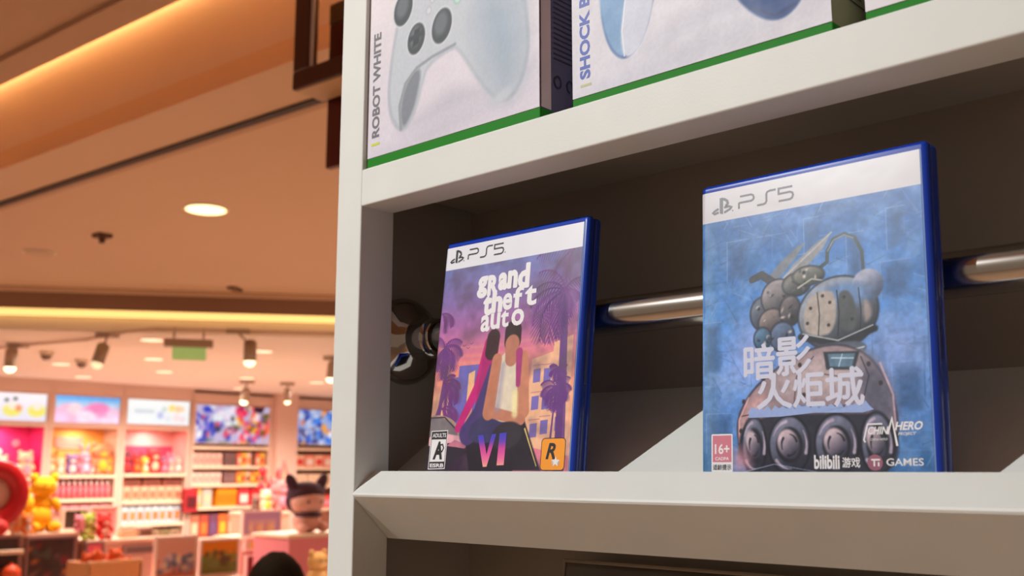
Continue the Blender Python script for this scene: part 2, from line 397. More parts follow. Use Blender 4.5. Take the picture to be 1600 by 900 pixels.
p = on(2, 1.19, 296, 512); t = thing('exit_sign', 'hanging dark barred sign with a pale green face under the shop ceiling', 'sign', (p.x, p.y, EZ+1.19), (0, 0, R(62)))
for q_ in (-.12, .12):
    bm = BM(); cyl(bm, (q_, 0, -.11), (q_, 0, 0), .008, seg=8); obj('rod', bm, M_head, t)
bm = BM(); box(bm, (-.2, -.03, -.17), (.2, .03, -.1), .006); obj('housing', bm, M_head, t)
bm = BM(); box(bm, (-.13, -.008, -.28), (.15, .008, -.17), .003); obj('green_panel', bm, mat('green_panel', (165, 200, 120), .4, emit=.4), t)

# hanging dark red signpost close to the upright
def PT(d, px, py): r_ = ray(px, py); return Vector((r_.x*d, r_.y*d, r_.z*d+EZ))
c0 = PT(2.6, 457, 141)
t = thing('hanging_sign_frame', 'dark red brown hanging frame of posts and a boxed crossbar beside the upright', 'sign frame', c0, (0, 0, math.atan2(.066, .998)))
M_red = mat('dark_red_lacquer', (92, 18, 12), .35, scale=6); M_blk = mat('dark_bronze_post', (78, 32, 22), .3, scale=6)
mi_ = Matrix.Rotation(-t.rotation_euler.z, 3, 'Z')
def fr(px, py, yy=0.0):      # local x, z of a photo point on the frame's own plane, yy behind it
    d = mi_ @ ray(px, py); o = mi_ @ Vector((0, 0, 0)); c = mi_ @ Vector((c0.x, c0.y, 0)); k = (c.y+yy)/d.y
    return d.x*k-c.x, d.z*k+EZ-c0.z
def fbox(name, x0, y0, x1, y1, yy, dp, m, xe=None):
    a, z1 = fr(x0, y0, yy); b, _ = fr(x1, y0, yy); _, z0 = fr(x0, y1, yy)
    bm = BM(); box(bm, (a, yy, z0), (b if xe is None else xe, yy+dp, z1), .003); obj(name, bm, m, t)
fbox('crossbar', 457, 113, 520, 141, 0, .1, M_blk, .42)
bm = BM(); box(bm, (.006, .006, -.004), (.414, .094, 0)); obj('light_panel', bm, mat('crossbar_underside', (200, 160, 120), .5), t)
fbox('post', 470, -220, 493, 108, .03, .03, M_blk)
fbox('rod', 494, -220, 498, 104, .03, .008, mat('steel_rod', (200, 200, 215), .25, .6))
fbox('panel', 515, 40, 545, 262, .11, .02, M_red)
fbox('upper_panel', 515, 8, 545, 39, .11, .02, mat('olive_brown_panel', (120, 84, 50), .5))

# ------------------------------------------------------------------ the white display rack
M_wh = mat('white_powder_coat', (216, 217, 212), .5, var=.05, scale=26, bump=.03, bscale=700, spec=.3)
M_wh2 = mat('inner_panel_shade_coat', (158, 146, 134), .5, var=.06, scale=14, bump=.05)  # darker than the white coat: shade of the recess put into the colour
XL, XI, XR = -.6178, -.5893, .66
rk = thing('display_rack', 'white steel display rack with two shelves and a left upright', 'shelf rack', (0, .55, 0))
def rp(name, bm, m, smooth=False):
    for v in bm.verts: v.co -= Vector((0, .55, 0))
    return obj(name, bm, m, rk, smooth=smooth)
bm = BM(); box(bm, (XL, .480, 0), (XI, .5125, 2.6), .0012, 3); rp('upright', bm, M_wh)
bm = BM(); box(bm, (XR, .480, 0), (XR+.0285, .5125, 2.6), .0012, 3); rp('upright', bm, M_wh)
for zt in (.4795, .2222):                       # flush shelf rails with their boards
    bm = BM(); box(bm, (XI-.0005, .480, EZ+zt-.0285), (XR, .5110, EZ+zt), .0012, 3); rp('shelf_rail', bm, M_wh)
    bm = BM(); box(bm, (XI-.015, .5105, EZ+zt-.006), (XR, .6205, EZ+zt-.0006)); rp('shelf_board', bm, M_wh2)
def lip(z):
    bm = BM()
    pts = [(.4790, z-.0152), (.4985, z), (.5005, z-.0008), (.5155, z-.012), (.5155, z-.047), (.5125, z-.0482), (.4790, z-.0178), (.4784, z-.0165)]
    prism(bm, [(p[0], p[1]+EZ) for p in pts], 'x', XI+.0004, XR)
    rp('shelf_lip', bm, M_wh)
    bm = BM(); prism(bm, [(.5150, EZ+z-.0125), (.62, EZ+z+.058), (.62, EZ+z+.055), (.5150, EZ+z-.0160)], 'x', XI-.015, XR); rp('sloped_shelf', bm, M_wh)
lip(-.0015); lip(-.40)
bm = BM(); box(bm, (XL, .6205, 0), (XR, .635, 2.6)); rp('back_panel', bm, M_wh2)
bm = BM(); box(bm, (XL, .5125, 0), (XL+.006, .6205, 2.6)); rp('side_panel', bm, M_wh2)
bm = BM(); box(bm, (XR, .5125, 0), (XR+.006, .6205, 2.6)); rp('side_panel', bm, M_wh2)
RY, RZ = .5455, EZ+.0995
M_steel = mat('polished_steel', (196, 190, 182), .16, 1, .05, 40)
bm = BM(); cyl(bm, (XL+.02, RY, RZ), (XR, RY, RZ), .0122, seg=48, cap=False); tb = rp('tube_rail', bm, M_steel)
bm = BM(); lathe(bm, [(0, .0345), (.002, .0345), (.006, .033), (.011, .0285), (.0155, .022), (.0185, .017), (.020, .0160), (.034, .0158), (.0355, .0148), (.0365, .0122)], (XL+.006, RY, RZ))
for v in bm.verts: v.co -= Vector((0, .55, 0))
obj('flange', bm, mat('chrome', (180, 172, 165), .07, 1, .02), rk)
bm = BM(); lathe(bm, [(0, .0142), (.0015, .0150), (.003, .0150), (.0045, .0142)], (XL+.0435, RY, RZ))
for v in bm.verts: v.co -= Vector((0, .55, 0))
obj('collar', bm, mat('chrome', (180, 172, 165), .07, 1, .02), rk)

# clear leaning holder on the shelf below
t = thing('acrylic_holder', 'clear acrylic holder leaning on the dark shelf under the white lip', 'holder', (-.4875, .535, EZ-.394), (R(-10), 0, 0))
M_acr = mat('smoky_acrylic', (150, 140, 128), .06, trans=.85, var=.02)
bm = BM(); box(bm, (0, 0, 0), (.30, .003, .334), .0012); obj('sheet', bm, M_acr, t)
bm = BM(); box(bm, (0, -.03, 0), (.30, 0, .003), .001); obj('foot', bm, M_acr, t)
bm = BM(); box(bm, (-.0006, -.0008, .333), (.3006, .0036, .3355), .0006); box(bm, (-.0012, -.0008, 0), (.0004, .0036, .3355), .0004); obj('edge', bm, mat('bright_acrylic_edge', (150, 138, 122), .2), t)

# ------------------------------------------------------------------ game cases
M_blue = mat('blue_case_plastic', (0, 54, 165), .2, var=.05, scale=60, coat=.4)
M_blue2 = mat('blue_case_plastic_edge', (0, 34, 112), .25, var=.05, scale=60, coat=.2)
M_ins = paint_mat('glossy_printed_insert', .32, .25, bump=.12, bscale=45)
M_wt = mat('white_ink', (232, 230, 232), .35, var=.01); M_gi = mat('grey_ink', (92, 92, 96), .4, var=.01); M_bk = mat('black_ink', (34, 30, 34), .4, var=.01)
def case_to3(x, y, l): return (x/1000-.0675, -.00035-l/1000, y/1000)
def make_case(loc, lean, yaw, label):
    t = thing('game_case', label, 'video game case', loc, (-R(lean), 0, R(yaw)))
    bm = BM(); box(bm, (-.0675, 0, 0), (.0675, .0070, .173), .0034, 5); obj('front_lid', bm, M_blue, t)
    bm = BM(); box(bm, (-.0675, .0072, 0), (.0675, .0142, .173), .0034, 5); obj('back_shell', bm, M_blue, t)
    bm = BM(); box(bm, (-.0655, .0055, .002), (.0662, .0090, .1705)); box(bm, (.0655, .0035, .060), (.0679, .0068, .111), .0006); obj('seam_edge', bm, M_blue2, t)
    bm = BM(); box(bm, (.0632, -.0002, .003), (.0642, .0006, .168), .0002); obj('sleeve_edge', bm, mat('clear_sleeve_edge', (120, 150, 210), .15), t)
    return t
def insert_mesh(cv, t):
    def to3(X, Y):
        x = X/1000-.0675; y = np.full(x.shape, -.00035); z = Y/1000
        e = np.clip(-.0641-x, 0, .0030); y = y+.0034-np.sqrt(.0034**2-e*e)       # the sleeve wraps round the spine
        return np.stack([x, y, z], 1)
    return cv.mesh('cover_insert', M_ins, to3, t)
def ps_logo(bm, to3, x0, y0, mi_ink, dot=True, s=1.0):
    # symbol: upright blade with bowl over a crossing swoosh
    f = lambda pts: [(x0+a*s, y0+b*s) for a, b in pts]
    L = .10
    flat(bm, f([(5.2, -.6), (7.4, -1.3), (7.4, 8.4), (5.2, 9.0)]), to3, L, mi_ink)
    ribbon(bm, f([(6.2, 8.3), (8.6, 7.6), (10.2, 6.4), (10.6, 4.9), (9.9, 3.8), (8.9, 3.7)]), 1.6*s, to3, L+.01, mi_ink)
    ribbon(bm, f([(4.4, 2.4), (1.8, 1.4), (.6, .4), (1.6, -.4), (4.4, .2)]), 1.3*s, to3, L+.01, mi_ink)
    ribbon(bm, f([(8.2, 2.6), (11.4, 2.9), (13, 2.1), (12.2, 1.1), (8.2, -.5)]), 1.3*s, to3, L+.01, mi_ink)
    flat(bm, f([(13.6, -.6), (14.4, -.6), (14.4, .1), (13.6, .1)]), to3, L, mi_ink)
    X = 18.2; H = 7.4; wd = 1.15*s
    ribbon(bm, f([(X, 0), (X, 3.2), (X+.6, 3.6), (X+8.2, 3.6), (X+9.4, 4.2), (X+9.9, 5.2), (X+9.4, 6.7), (X+8.2, H), (X+.8, H)]), wd, to3, L, mi_ink)
    X = 30.2
    ribbon(bm, f([(X, 0), (X+4, 0), (X+5.4, .5), (X+6, 1.6), (X+6, 5.8), (X+6.6, 6.9), (X+8, H), (X+12, H)]), wd, to3, L, mi_ink)
    X = 44.0
    ribbon(bm, f([(X+8.6, H), (X, H), (X, 4.3), (X+7.2, 4.3), (X+8.6, 3.6), (X+9.0, 2.2), (X+8.4, .7), (X+7, 0), (X, 0)]), wd, to3, L, mi_ink)
    if dot: flat(bm, f([(X+10.4, 0), (X+11.1, 0), (X+11.1, .8), (X+10.4, .8)]), to3, L, mi_ink)

# --- first cover: sunset boulevard picture
t1 = make_case((-.475, .504, EZ-.0061), 6.72, 0, 'smaller looking blue game case on the left with purple sunset and palm cover')
cv = Canvas(.8, 3, 130.8, 168, .34)
cv.vgrad([(4, (226, 176, 160)), (55, (250, 176, 140)), (72, (246, 142, 126)), (86, (224, 124, 150)), (104, (176, 108, 168)), (125, (136, 112, 176)), (150, (116, 124, 184))])
cv.noise(34, .05, seed=2)
for yy in (68, 72, 79, 84, 90): cv.line([(1, yy+2), (60, yy), (130, yy+4)], 1.6, (250, 170, 136), 1., soft=2, a=.35)
cv.c[cv.Y > 84] = (cv.c*1.0)[cv.Y > 84]
PD, PM, PL = (86, 46, 112), (110, 60, 132), (104, 66, 128)
for a, b, c_, d in ((18, 48, 26, 70), (26, 40, 40, 78)): cv.poly([(a, b-30), (c_+9, b-30), (c_+9, d), (a, d)], (112, 106, 186))
cv.poly([(36, 20), (42, 20), (42, 74), (36, 72)], (240, 186, 140)); cv.poly([(4, 30), (18, 30), (18, 62), (4, 58)], (238, 176, 136))
cv.poly([(90, 8), (128, 8), (128, 92), (112, 88), (112, 82), (94, 78)], (244, 188, 150)); cv.poly([(84, 40), (92, 40), (92, 62), (84, 62)], (110, 106, 190))
for x, y in ((96, 62), (96, 44), (96, 26), (105, 62), (105, 44), (105, 28), (117, 30), (117, 48)):
    cv.poly([(x, y), (x+6.2, y+.5), (x+6.2, y+9.5), (x, y+9)], (126, 110, 190)); cv.line([(x-1, y+11.6), (x+8, y+12)], .7, (206, 140, 150))
cv.poly([(84, 4), (130, 4), (130, 14), (98, 20), (84, 16)], (232, 128, 150))
cv.line([(122.5, 4), (121, 60), (119, 122)], 9, (104, 62, 130), 5); cv.line([(125, 4), (123.5, 70)], 1.4, (150, 92, 160), a=.5)
for k, (an, L) in enumerate([(150, 36), (172, 40), (195, 44), (215, 40), (238, 34), (262, 34), (285, 26), (20, 18), (60, 26), (100, 34), (128, 32), (330, 22)]):
    cv.frond(118, 122, an, L*.92, PM if k % 2 else PD, 1.1, 1.3, .42, .8)
for k, (an, L) in enumerate([(120, 30), (150, 34), (200, 30), (235, 30)]): cv.frond(124, 150, an, L, PM, .8, 1.1, .4, .6)
cv.poly([(112, 150.6), (131, 150.6), (131, 118), (122, 112)], (150, 110, 160), soft=10, a=.35)
cv.line([(113, 4), (114.5, 30), (116, 56)], 1.8, (110, 62, 136), 1.2)
for an in (10, 45, 80, 115, 150, 185, 215, 250, 290, 330): cv.frond(116, 58, an, 15, (104, 54, 132), 1.3, .9, .45)
for an in (20, 70, 110, 160, 210, 260, 310): cv.frond(117, 70, an, 9, (104, 54, 132), 1.3, .9, .45)
cv.line([(3, 6), (9, 40), (14, 84)], 5, (112, 64, 130), 3); cv.line([(3, 30), (12, 56), (20, 66)], 3, PM)
for an, L in ((30, 22), (60, 20), (100, 18), (350, 22), (320, 20), (290, 22), (250, 22), (210, 18)): cv.frond(9, 92, an, L, PM, 1.2, 1.2, .45)
for an, L in ((40, 20), (10, 24), (345, 22), (315, 18), (80, 14)): cv.frond(12, 66, an, L, (106, 52, 120), 1.3, 1.2, .4)
for an, L in ((30, 22), (5, 22), (335, 16)): cv.frond(12, 48, an, L, (116, 58, 124), 1.4, 1.1, .4)
for an, L in ((10, 18), (330, 16)): cv.frond(3, 118, an, L, (110, 60, 120), 1.2, 1.0, .4)
for x, y in ((29, 92), (33, 90), (36, 93)): cv.line([(x-1.6, y+.8), (x, y), (x+1.6, y+1)], .35, PD)
# car hood and windscreen at the foot
cv.ell(14, 33, 19, 10, (176, 150, 130), -14); cv.ell(13, 33, 17, 8.4, (126, 118, 122), -14); cv.line([(0, 42), (16, 42), (30, 32)], 1, (70, 46, 70))
cv.poly([(1, 4), (84, 4), (84, 14), (66, 25), (46, 27), (30, 25), (1, 27)], (56, 38, 62)); cv.poly([(1, 22), (24, 24), (40, 22), (36, 28), (16, 31), (1, 28)], (236, 176, 186)); cv.poly([(20, 22), (38, 20), (42, 22), (28, 26)], (196, 118, 140))
cv.noise(14, .5, (96, 76, 96), 11)
cv.poly([(1, 4), (20, 4), (30, 12), (44, 18), (30, 21), (1, 20)], (48, 40, 56), a=.8)
# plain stand-in for the figures: overlapping rounded forms of the same colours
cv.poly([(38, 26), (45, 44), (66, 46), (90, 40), (100, 20), (108, 5), (44, 5)], (40, 34, 48), soft=1)
cv.line([(54, 92), (46, 62), (30, 34)], 10, (196, 36, 122), 6, soft=.6); cv.line([(56, 92), (53, 50)], 13, (176, 36, 116), 16, soft=.6); cv.line([(57, 96), (56, 86)], 12, (62, 38, 44), 12, soft=.6)
cv.line([(60, 74), (50, 44), (40, 30)], 10, (76, 60, 118), 16, soft=.8); cv.ell(62, 34, 22, 10, (62, 58, 100), 12, soft=.8)
cv.line([(75, 74), (73, 52)], 24, (226, 212, 190), 30, soft=.6); cv.line([(62, 80), (58, 44)], 9, (196, 126, 100), 11, soft=.6); cv.line([(86, 80), (89, 44)], 9, (204, 134, 106), 11, soft=.6)
cv.line([(75, 99), (75, 92)], 15, (52, 36, 40), 15, soft=.6); cv.line([(75, 90), (75, 80)], 13, (186, 122, 100), 11, soft=.6); cv.line([(82, 84), (83, 62)], 6, (170, 60, 124), 4, soft=.6)
cv.line([(60, 44), (88, 38)], 8, (196, 128, 104), 7, soft=.6); cv.line([(68, 76), (66, 46)], 4, (160, 150, 176), 5, soft=3, a=.6); cv.line([(81, 56), (82, 42)], 5, (246, 232, 170), 5, soft=2, a=.8)
cv.ell(76, 28, 14, 9, (52, 46, 58), 10, soft=1); cv.line([(92, 32), (98, 20), (104, 8)], 1.2, (222, 196, 120), .6)
cv.noise(5, .08, seed=9)
m = cv.Y > 150.7; cv.c[m] = np.array((226, 226, 234))/255.
in1 = insert_mesh(cv, t1)
bm = BM(); T3 = case_to3
ps_logo(bm, T3, 6.3, 156.6, 0); obj('console_mark', bm, M_bk, in1)
bm = BM()
text(bm, 'g', 37.2, 126.0, 9.2, 15.4, T3, .1, 0, .035, fat=.45); text(bm, 'R', 47.4, 126.9, 9.4, 14.4, T3, .1, 0, .035, fat=.45); text(bm, 'a', 57.4, 129.6, 8.2, 12.2, T3, .1, 0, .035, fat=.45)
text(bm, 'n', 66.2, 130.0, 8.6, 12.4, T3, .1, 0, .035, fat=.45); text(bm, 'd', 75.8, 128.8, 10, 17.2, T3, .1, 0, .035, fat=.45)
text(bm, 't', 44.6, 112.6, 7.6, 15.2, T3, .12, 0, .035, fat=.45); text(bm, 'h', 52.8, 114.0, 9.6, 15.6, T3, .12, 0, .035, fat=.45); text(bm, 'e', 62.8, 114.4, 9, 12.2, T3, .12, 0, .03); text(bm, 'f', 72.4, 115.0, 9.4, 15.2, T3, .12, 0, .03); text(bm, 't', 83.2, 115.4, 10.6, 14.4, T3, .12, 0, .03)
text(bm, 'a', 43.4, 100.8, 8.8, 12.0, T3, .11, 0, .03); text(bm, 'u', 52.6, 101.8, 9.2, 11.6, T3, .11, 0, .03); text(bm, 't', 62.4, 102.4, 7.4, 12.6, T3, .11, 0, .03); text(bm, 'o', 72.2, 102.4, 11.6, 11.8, T3, .11, 0, .03)
obj('title_lettering', bm, M_wt, in1)
# two big numeral letters with their own colour fade
cn = Canvas(49, 6, 79, 31, .4); cn.vgrad([(6, (250, 190, 150)), (13, (236, 110, 160)), (20, (206, 70, 160)), (25, (90, 70, 190)), (31, (60, 66, 190))])
me_ = [[(50, 28.6), (55.4, 28.9), (59.6, 15.5), (63, 29.2), (67.2, 29.4), (60.6, 7.6), (57.2, 7.4)], [(70, 29.6), (76.4, 30), (76.0, 8.6), (69.6, 8.4)]]
V_ = []
for pts in me_:
    b2 = BM(); ys = sorted({p[1] for p in pts}); ring_ = []
    vs = [b2.verts.new((p[0], p[1], 0)) for p in pts]; b2.faces.new(vs); bmesh.ops.triangulate(b2, faces=b2.faces[:])
    for yy in np.linspace(8, 30, 16): bmesh.ops.bisect_plane(b2, geom=b2.verts[:]+b2.edges[:]+b2.faces[:], plane_co=(0, yy, 0), plane_no=(0, 1, 0))
    V_.append(b2)
for b2 in V_:
    me = bpy.data.meshes.new('numeral_letter'); co = [v.co.copy() for v in b2.verts]
    for v in b2.verts: v.co = Vector(T3(v.co.x, v.co.y, .12))
    b2.to_mesh(me); b2.free(); at = me.color_attributes.new('print', 'FLOAT_COLOR', 'POINT')
    for i, c in enumerate(co):
        k = [np.interp(c.y, [6, 13, 20, 25, 31], q) for q in ((250, 236, 206, 90, 60), (190, 110, 70, 70, 66), (150, 160, 160, 190, 190))]
        at.data[i].color = (*s255(*k), 1)
    me.materials.append(M_ins); o = bpy.data.objects.new('numeral_letter', me); COL.objects.link(o); o.parent = in1
bm = BM(); flat(bm, rrect(107.6, 5.2, 127.2, 25.4, 2.6), T3, .08, 0); ribbon(bm, rrect(107.6, 5.2, 127.2, 25.4, 2.6), .5, T3, .09, 1, True)
text(bm, 'R', 111.6, 12.2, 8.2, 10.2, T3, .12, 1, .03, .25)
st = [(120+(3.6 if k % 2 == 0 else 1.5)*math.sin(R(36*k)), 10.6+(3.6 if k % 2 == 0 else 1.5)*math.cos(R(36*k))) for k in range(10)]
flat(bm, st, T3, .14, 2); obj('publisher_badge', bm, [mat('orange_ink', (244, 156, 48), .35, var=.02), M_bk, M_wt], in1)
bm = BM(); flat(bm, [(4.2, 6.0), (20.4, 6.4), (20.4, 32.6), (4.2, 32.4)], T3, .08, 0); flat(bm, [(5.0, 11.0), (19.6, 11.2), (19.6, 26.6), (5.0, 26.6)], T3, .10, 1)
ribbon(bm, [(4.2, 6.0), (20.4, 6.4), (20.4, 32.6), (4.2, 32.4)], .6, T3, .11, 1, True)
text(bm, 'A', 7.6, 12.6, 9.6, 12.6, T3, .12, 0, .05, .1); ribbon(bm, [(14, 22.6), (16.5, 23), (17.8, 20.6), (16.4, 18), (14.2, 18.6), (14, 21)], 1.1, T3, .13, 0, True)
text(bm, 'ESRB', 5.6, 7.2, 13.6, 2.7, T3, .12, 1, .03); text(bm, 'ADULTS', 5.6, 28.0, 13.6, 2.9, T3, .12, 1, .02)
obj('rating_box', bm, [M_bk, M_wt], in1)

# --- second cover: blue machine picture
t2 = make_case((-.2505, .5055, EZ-.0075), 3.14, -1.0, 'larger looking blue game case on the right with blue machine cover and Chinese title')
cv = Canvas(.8, 3, 130.8, 168, .34)
cv.vgrad([(4, (44, 104, 160)), (30, (78, 130, 200)), (60, (112, 156, 226)), (85, (88, 146, 220)), (110, (74, 134, 208)), (150, (56, 104, 172))])
cv.noise(26, .14, seed=21); cv.noise(18, .4, (160, 190, 240), 22); cv.noise(22, .45, (44, 96, 150), 23); cv.noise(7, .3, (150, 186, 240), 24); cv.noise(4, .3, (50, 96, 156), 27)
rg = np.random.RandomState(5)
for k in range(230):
    x, y = rg.uniform(2, 130), rg.uniform(6, 148); L = rg.uniform(4, 18); an = rg.choice([0, 90, 60, 120, 20, -25]); cc = [(150, 180, 232), (46, 82, 128), (120, 156, 214)][rg.randint(3)]
    cv.line([(x, y), (x+L*math.cos(R(an)), y+L*math.sin(R(an)))], rg.uniform(.3, .8), cc, .2, soft=.3, a=.5)
for x, y, w_, h_ in ((108, 92, 16, 20), (112, 118, 10, 22), (90, 96, 10, 34), (2, 60, 12, 30), (112, 34, 16, 26), (4, 16, 16, 22), (18, 112, 14, 24), (66, 122, 9, 20)):
    cv.poly([(x, y), (x+w_, y+1), (x+w_, y+h_), (x, y+h_-1)], (64, 104, 158), soft=2, a=.45); cv.line([(x, y), (x, y+h_)], .5, (140, 170, 224), a=.6); cv.line([(x, y+h_), (x+w_, y+h_)], .5, (140, 170, 224), a=.6)
cv.ell(34, 72, 12, 16, (176, 178, 232), 0, soft=16, a=.5); cv.ell(116, 70, 12, 14, (160, 174, 230), 0, soft=16, a=.45)
# plain stand-in machine: hose, drum, dome, wheels
cv.line([(74+0*1, 113), (79, 116), (79.5, 122), (83, 128), (89, 130), (95, 127), (98.5, 119), (99, 108), (97, 100)], 2.2, (66, 82, 90), 1.8); cv.line([(79.5, 122), (83, 127.4), (89, 129.4), (94, 127)], .7, (130, 140, 150))
cv.poly([(50, 108), (60, 118), (74, 128), (82, 132), (77, 124), (66, 114), (58, 106)], (146, 148, 154), soft=.8); cv.poly([(42, 110), (52, 120), (62, 127), (67, 129), (60, 120), (50, 110)], (120, 128, 140), soft=.8); cv.line([(50, 108), (82, 132)], .6, (190, 192, 200), soft=.4)
cv.line([(34, 112), (40, 114), (48, 108)], 4, (74, 76, 84), 5)
# small gear cluster on the left
for x, y, rx, ry, d, l in ((40, 92, 7, 9, (44, 60, 84), (110, 120, 140)), (50, 100, 10, 10, (58, 58, 66), (160, 154, 158)), (61, 106, 8, 6, (48, 54, 60), (132, 134, 130)), (68, 110, 9, 5, (60, 66, 66), (140, 142, 132)), (46, 86, 8, 8, (50, 50, 58), (150, 136, 134)), (57, 92, 6, 8, (44, 48, 58), (124, 116, 120)), (52, 78, 7, 8, (44, 60, 90), (104, 124, 160)), (40, 78, 5, 6, (40, 74, 104), (90, 132, 170))):
    cv.ell(x, y, rx+.7, ry+.7, (30, 36, 50), soft=.6); cv.ball(x, y, rx, ry, d, l, soft=1)
    for k in range(9):
        an = rg.uniform(0, 6.28); q_ = rg.uniform(.2, .9); cv.ell(x+rx*q_*math.cos(an), y+ry*q_*math.sin(an), rg.uniform(.5, 1.5), rg.uniform(.4, 1.1), [(206, 196, 190), (26, 30, 40), (90, 90, 104)][k % 3], rg.uniform(0, 90), soft=.4, a=.75)
cv.line([(62, 104), (70, 108), (78, 106)], 1.2, (170, 170, 160), .6)
# upper drum with plates, rivets and a rim
cv.ell(84, 88, 22.8, 19.8, (28, 34, 46), 10, soft=.8); cv.ball(84, 88, 22, 19, (48, 56, 68), (150, 160, 178), 10, soft=.8)
cv.ball(101, 101, 8.5, 8.5, (70, 86, 116), (176, 182, 208), soft=.8); cv.ell(88, 97, 15, 7, (104, 140, 190), 0, soft=3, a=.8)
cv.spoly([(64, 80), (66, 96), (74, 101), (84, 100), (83, 78), (72, 76)], (178, 168, 162), soft=1, a=.9); cv.spoly([(84, 78), (84, 100), (93, 99), (96, 78)], (78, 84, 90), soft=1); cv.spoly([(98, 80), (98, 96), (103, 90), (103, 84)], (150, 140, 140), soft=1.4, a=.8)
for x in (73, 84, 96): cv.line([(x, 76), (x+1, 88), (x, 100)], .6, (34, 38, 46))
for x, y in ((67, 84), (69, 92), (79, 82), (80, 94), (76, 98), (88, 96), (92, 84)): cv.ell(x, y, .9, .9, (46, 44, 48), soft=.3)
cv.line([(63, 77), (84, 71.5), (104, 78)], 3.4, (36, 42, 52), soft=.8); cv.line([(64, 78.6), (84, 73.4), (103, 79.8)], .7, (170, 176, 186)); cv.spoly([(70, 72), (98, 73), (100, 66), (84, 62), (68, 66)], (84, 96, 112), soft=1); cv.line([(72, 69), (84, 66.6), (98, 69)], .8, (180, 190, 204))
# big rounded lower body
body2 = [(26, 18), (24, 34), (32, 48), (44, 58), (62, 68), (82, 72), (98, 66), (107, 54), (113, 38), (113, 20), (106, 8), (34, 8)]
cv.spoly([(70+(x-70)*1.03, 38+(y-38)*1.03) for x, y in body2], (44, 44, 60), soft=.8); cv.spoly(body2, (150, 130, 138), soft=.8)
cv.ell(74, 56, 26, 12, (190, 172, 176), 8, soft=6, a=.7); cv.ell(104, 44, 9, 20, (96, 96, 116), 14, soft=5, a=.8); cv.ell(34, 36, 7, 14, (206, 160, 164), -24, soft=4, a=.7)
cv.line([(58, 40), (60, 56), (70, 66)], .6, (84, 70, 80)); cv.line([(96, 40), (100, 54), (96, 64)], .7, (60, 60, 74)); cv.line([(26, 36), (60, 40), (100, 39)], .7, (80, 66, 78)); cv.line([(72, 57), (84, 54.6), (96, 57)], .6, (90, 76, 84)); cv.line([(106, 60), (112, 44), (113, 26)], 1, (216, 180, 196), .6, soft=.6); cv.line([(25, 22), (25, 34), (31, 46)], 1.2, (236, 180, 184), .6, soft=.6)
for x, y in ((28, 44), (26, 28), (40, 56), (62, 62), (106, 50), (64, 46), (92, 44), (100, 60)): cv.ell(x, y, 1.1, 1.3, (58, 50, 58), soft=.3)
cv.poly([(77, 58.5), (92.6, 57.6), (95.4, 67), (75.6, 68)], (44, 52, 64), soft=.6); cv.poly([(79, 60), (91, 59), (93.2, 66), (78, 66.8)], (92, 126, 152), soft=.6); cv.line([(80, 64.5), (92, 63.6)], .7, (184, 206, 222)); cv.line([(84, 60), (86, 66)], .6, (184, 206, 222))
# wheels along the foot
cv.spoly([(24, 4), (24, 30), (44, 37), (76, 36), (110, 35), (115, 18), (110, 4)], (44, 46, 62), soft=1.6, a=.92)
for cx, rx in ((34, 8), (55, 12.5), (81.5, 12.5), (103, 9)):
    cv.ell(cx, 20, rx, 16, (24, 28, 40), soft=.8); cv.ball(cx, 20, rx-1.2, 14.6, (42, 46, 62), (120, 124, 150), soft=.8)
    cv.ell(cx, 20, rx*.62, 9.4, (28, 32, 44), soft=.8); cv.ball(cx-.5, 20.5, rx*.5, 8, (60, 60, 80), (206, 186, 198), 20, soft=1)
    for a0 in (100, 220, 340):
        cv.line([(cx+rx*.8*math.cos(R(a0+t_)), 20+12.5*math.sin(R(a0+t_))) for t_ in range(0, 70, 14)], 1.8, (196, 180, 200), .4, soft=.5, a=.85)
        cv.line([(cx+rx*.36*math.cos(R(a0+t_+40)), 20+5.6*math.sin(R(a0+t_+40))) for t_ in range(0, 80, 16)], 1.3, (30, 34, 46), .4, soft=.4)
cv.line([(8, 8), (24, 5), (46, 10), (70, 6)], .6, (190, 204, 236), .3, a=.7); cv.ell(26, 12, 7, 8, (210, 150, 166), 0, soft=5, a=.5)
cv.noise(2.6, .14, seed=31)
cv.poly([(1, 4), (10, 4), (10, 150), (1, 150)], (150, 178, 190), soft=6, a=.22)
m = cv.Y > 149.6; cv.c[m] = np.array((204, 202, 208))/255.
in2 = insert_mesh(cv, t2)
bm = BM(); ps_logo(bm, T3, 8.2, 154.8, 0, dot=False, s=.98); obj('console_mark', bm, mat('silver_ink', (112, 112, 120), .4, var=.02), in2)
bm = BM()
for ch, x, y, w_, h_ in (('暗', 28.6, 55.6, 18.4, 19.4), ('影', 48.6, 57.0, 19.8, 20.6), ('火', 36.4, 39.6, 20.6, 18.6), ('炬', 58, 39.6, 17.6, 18.4), ('城', 76.6, 39.4, 20.4, 19.6)):
    text(bm, ch, x, y, w_, h_, T3, .12, 0, 0, fat=.5)
jag = [(31, 35)]+[(31+k*2.3, 38.5+(2.2 if k % 2 else 0)+(k*7 % 3)*.5) for k in range(31)]+[(102, 37), (96, 35.6), (70, 36.4), (50, 35)]
flat(bm, jag, T3, .10, 1)
obj('title_lettering', bm, [mat('pale_lilac_ink', (206, 208, 228), .35, var=.03, scale=300), mat('frost_ink', (150, 172, 222), .35, var=.12, scale=400)], in2)
bm = BM()
text(bm, 'CHIN', 98.4, 24.4, 10.8, 3.9, T3, .12, 0, .03, .3); text(bm, 'HERO', 112.2, 26.2, 14, 4.2, T3, .12, 0, .03, .3)
ribbon(bm, [(97, 20.6), (96.2, 21.8), (98.4, 29.6), (106, 29.6)], .8, T3, .12, 0)
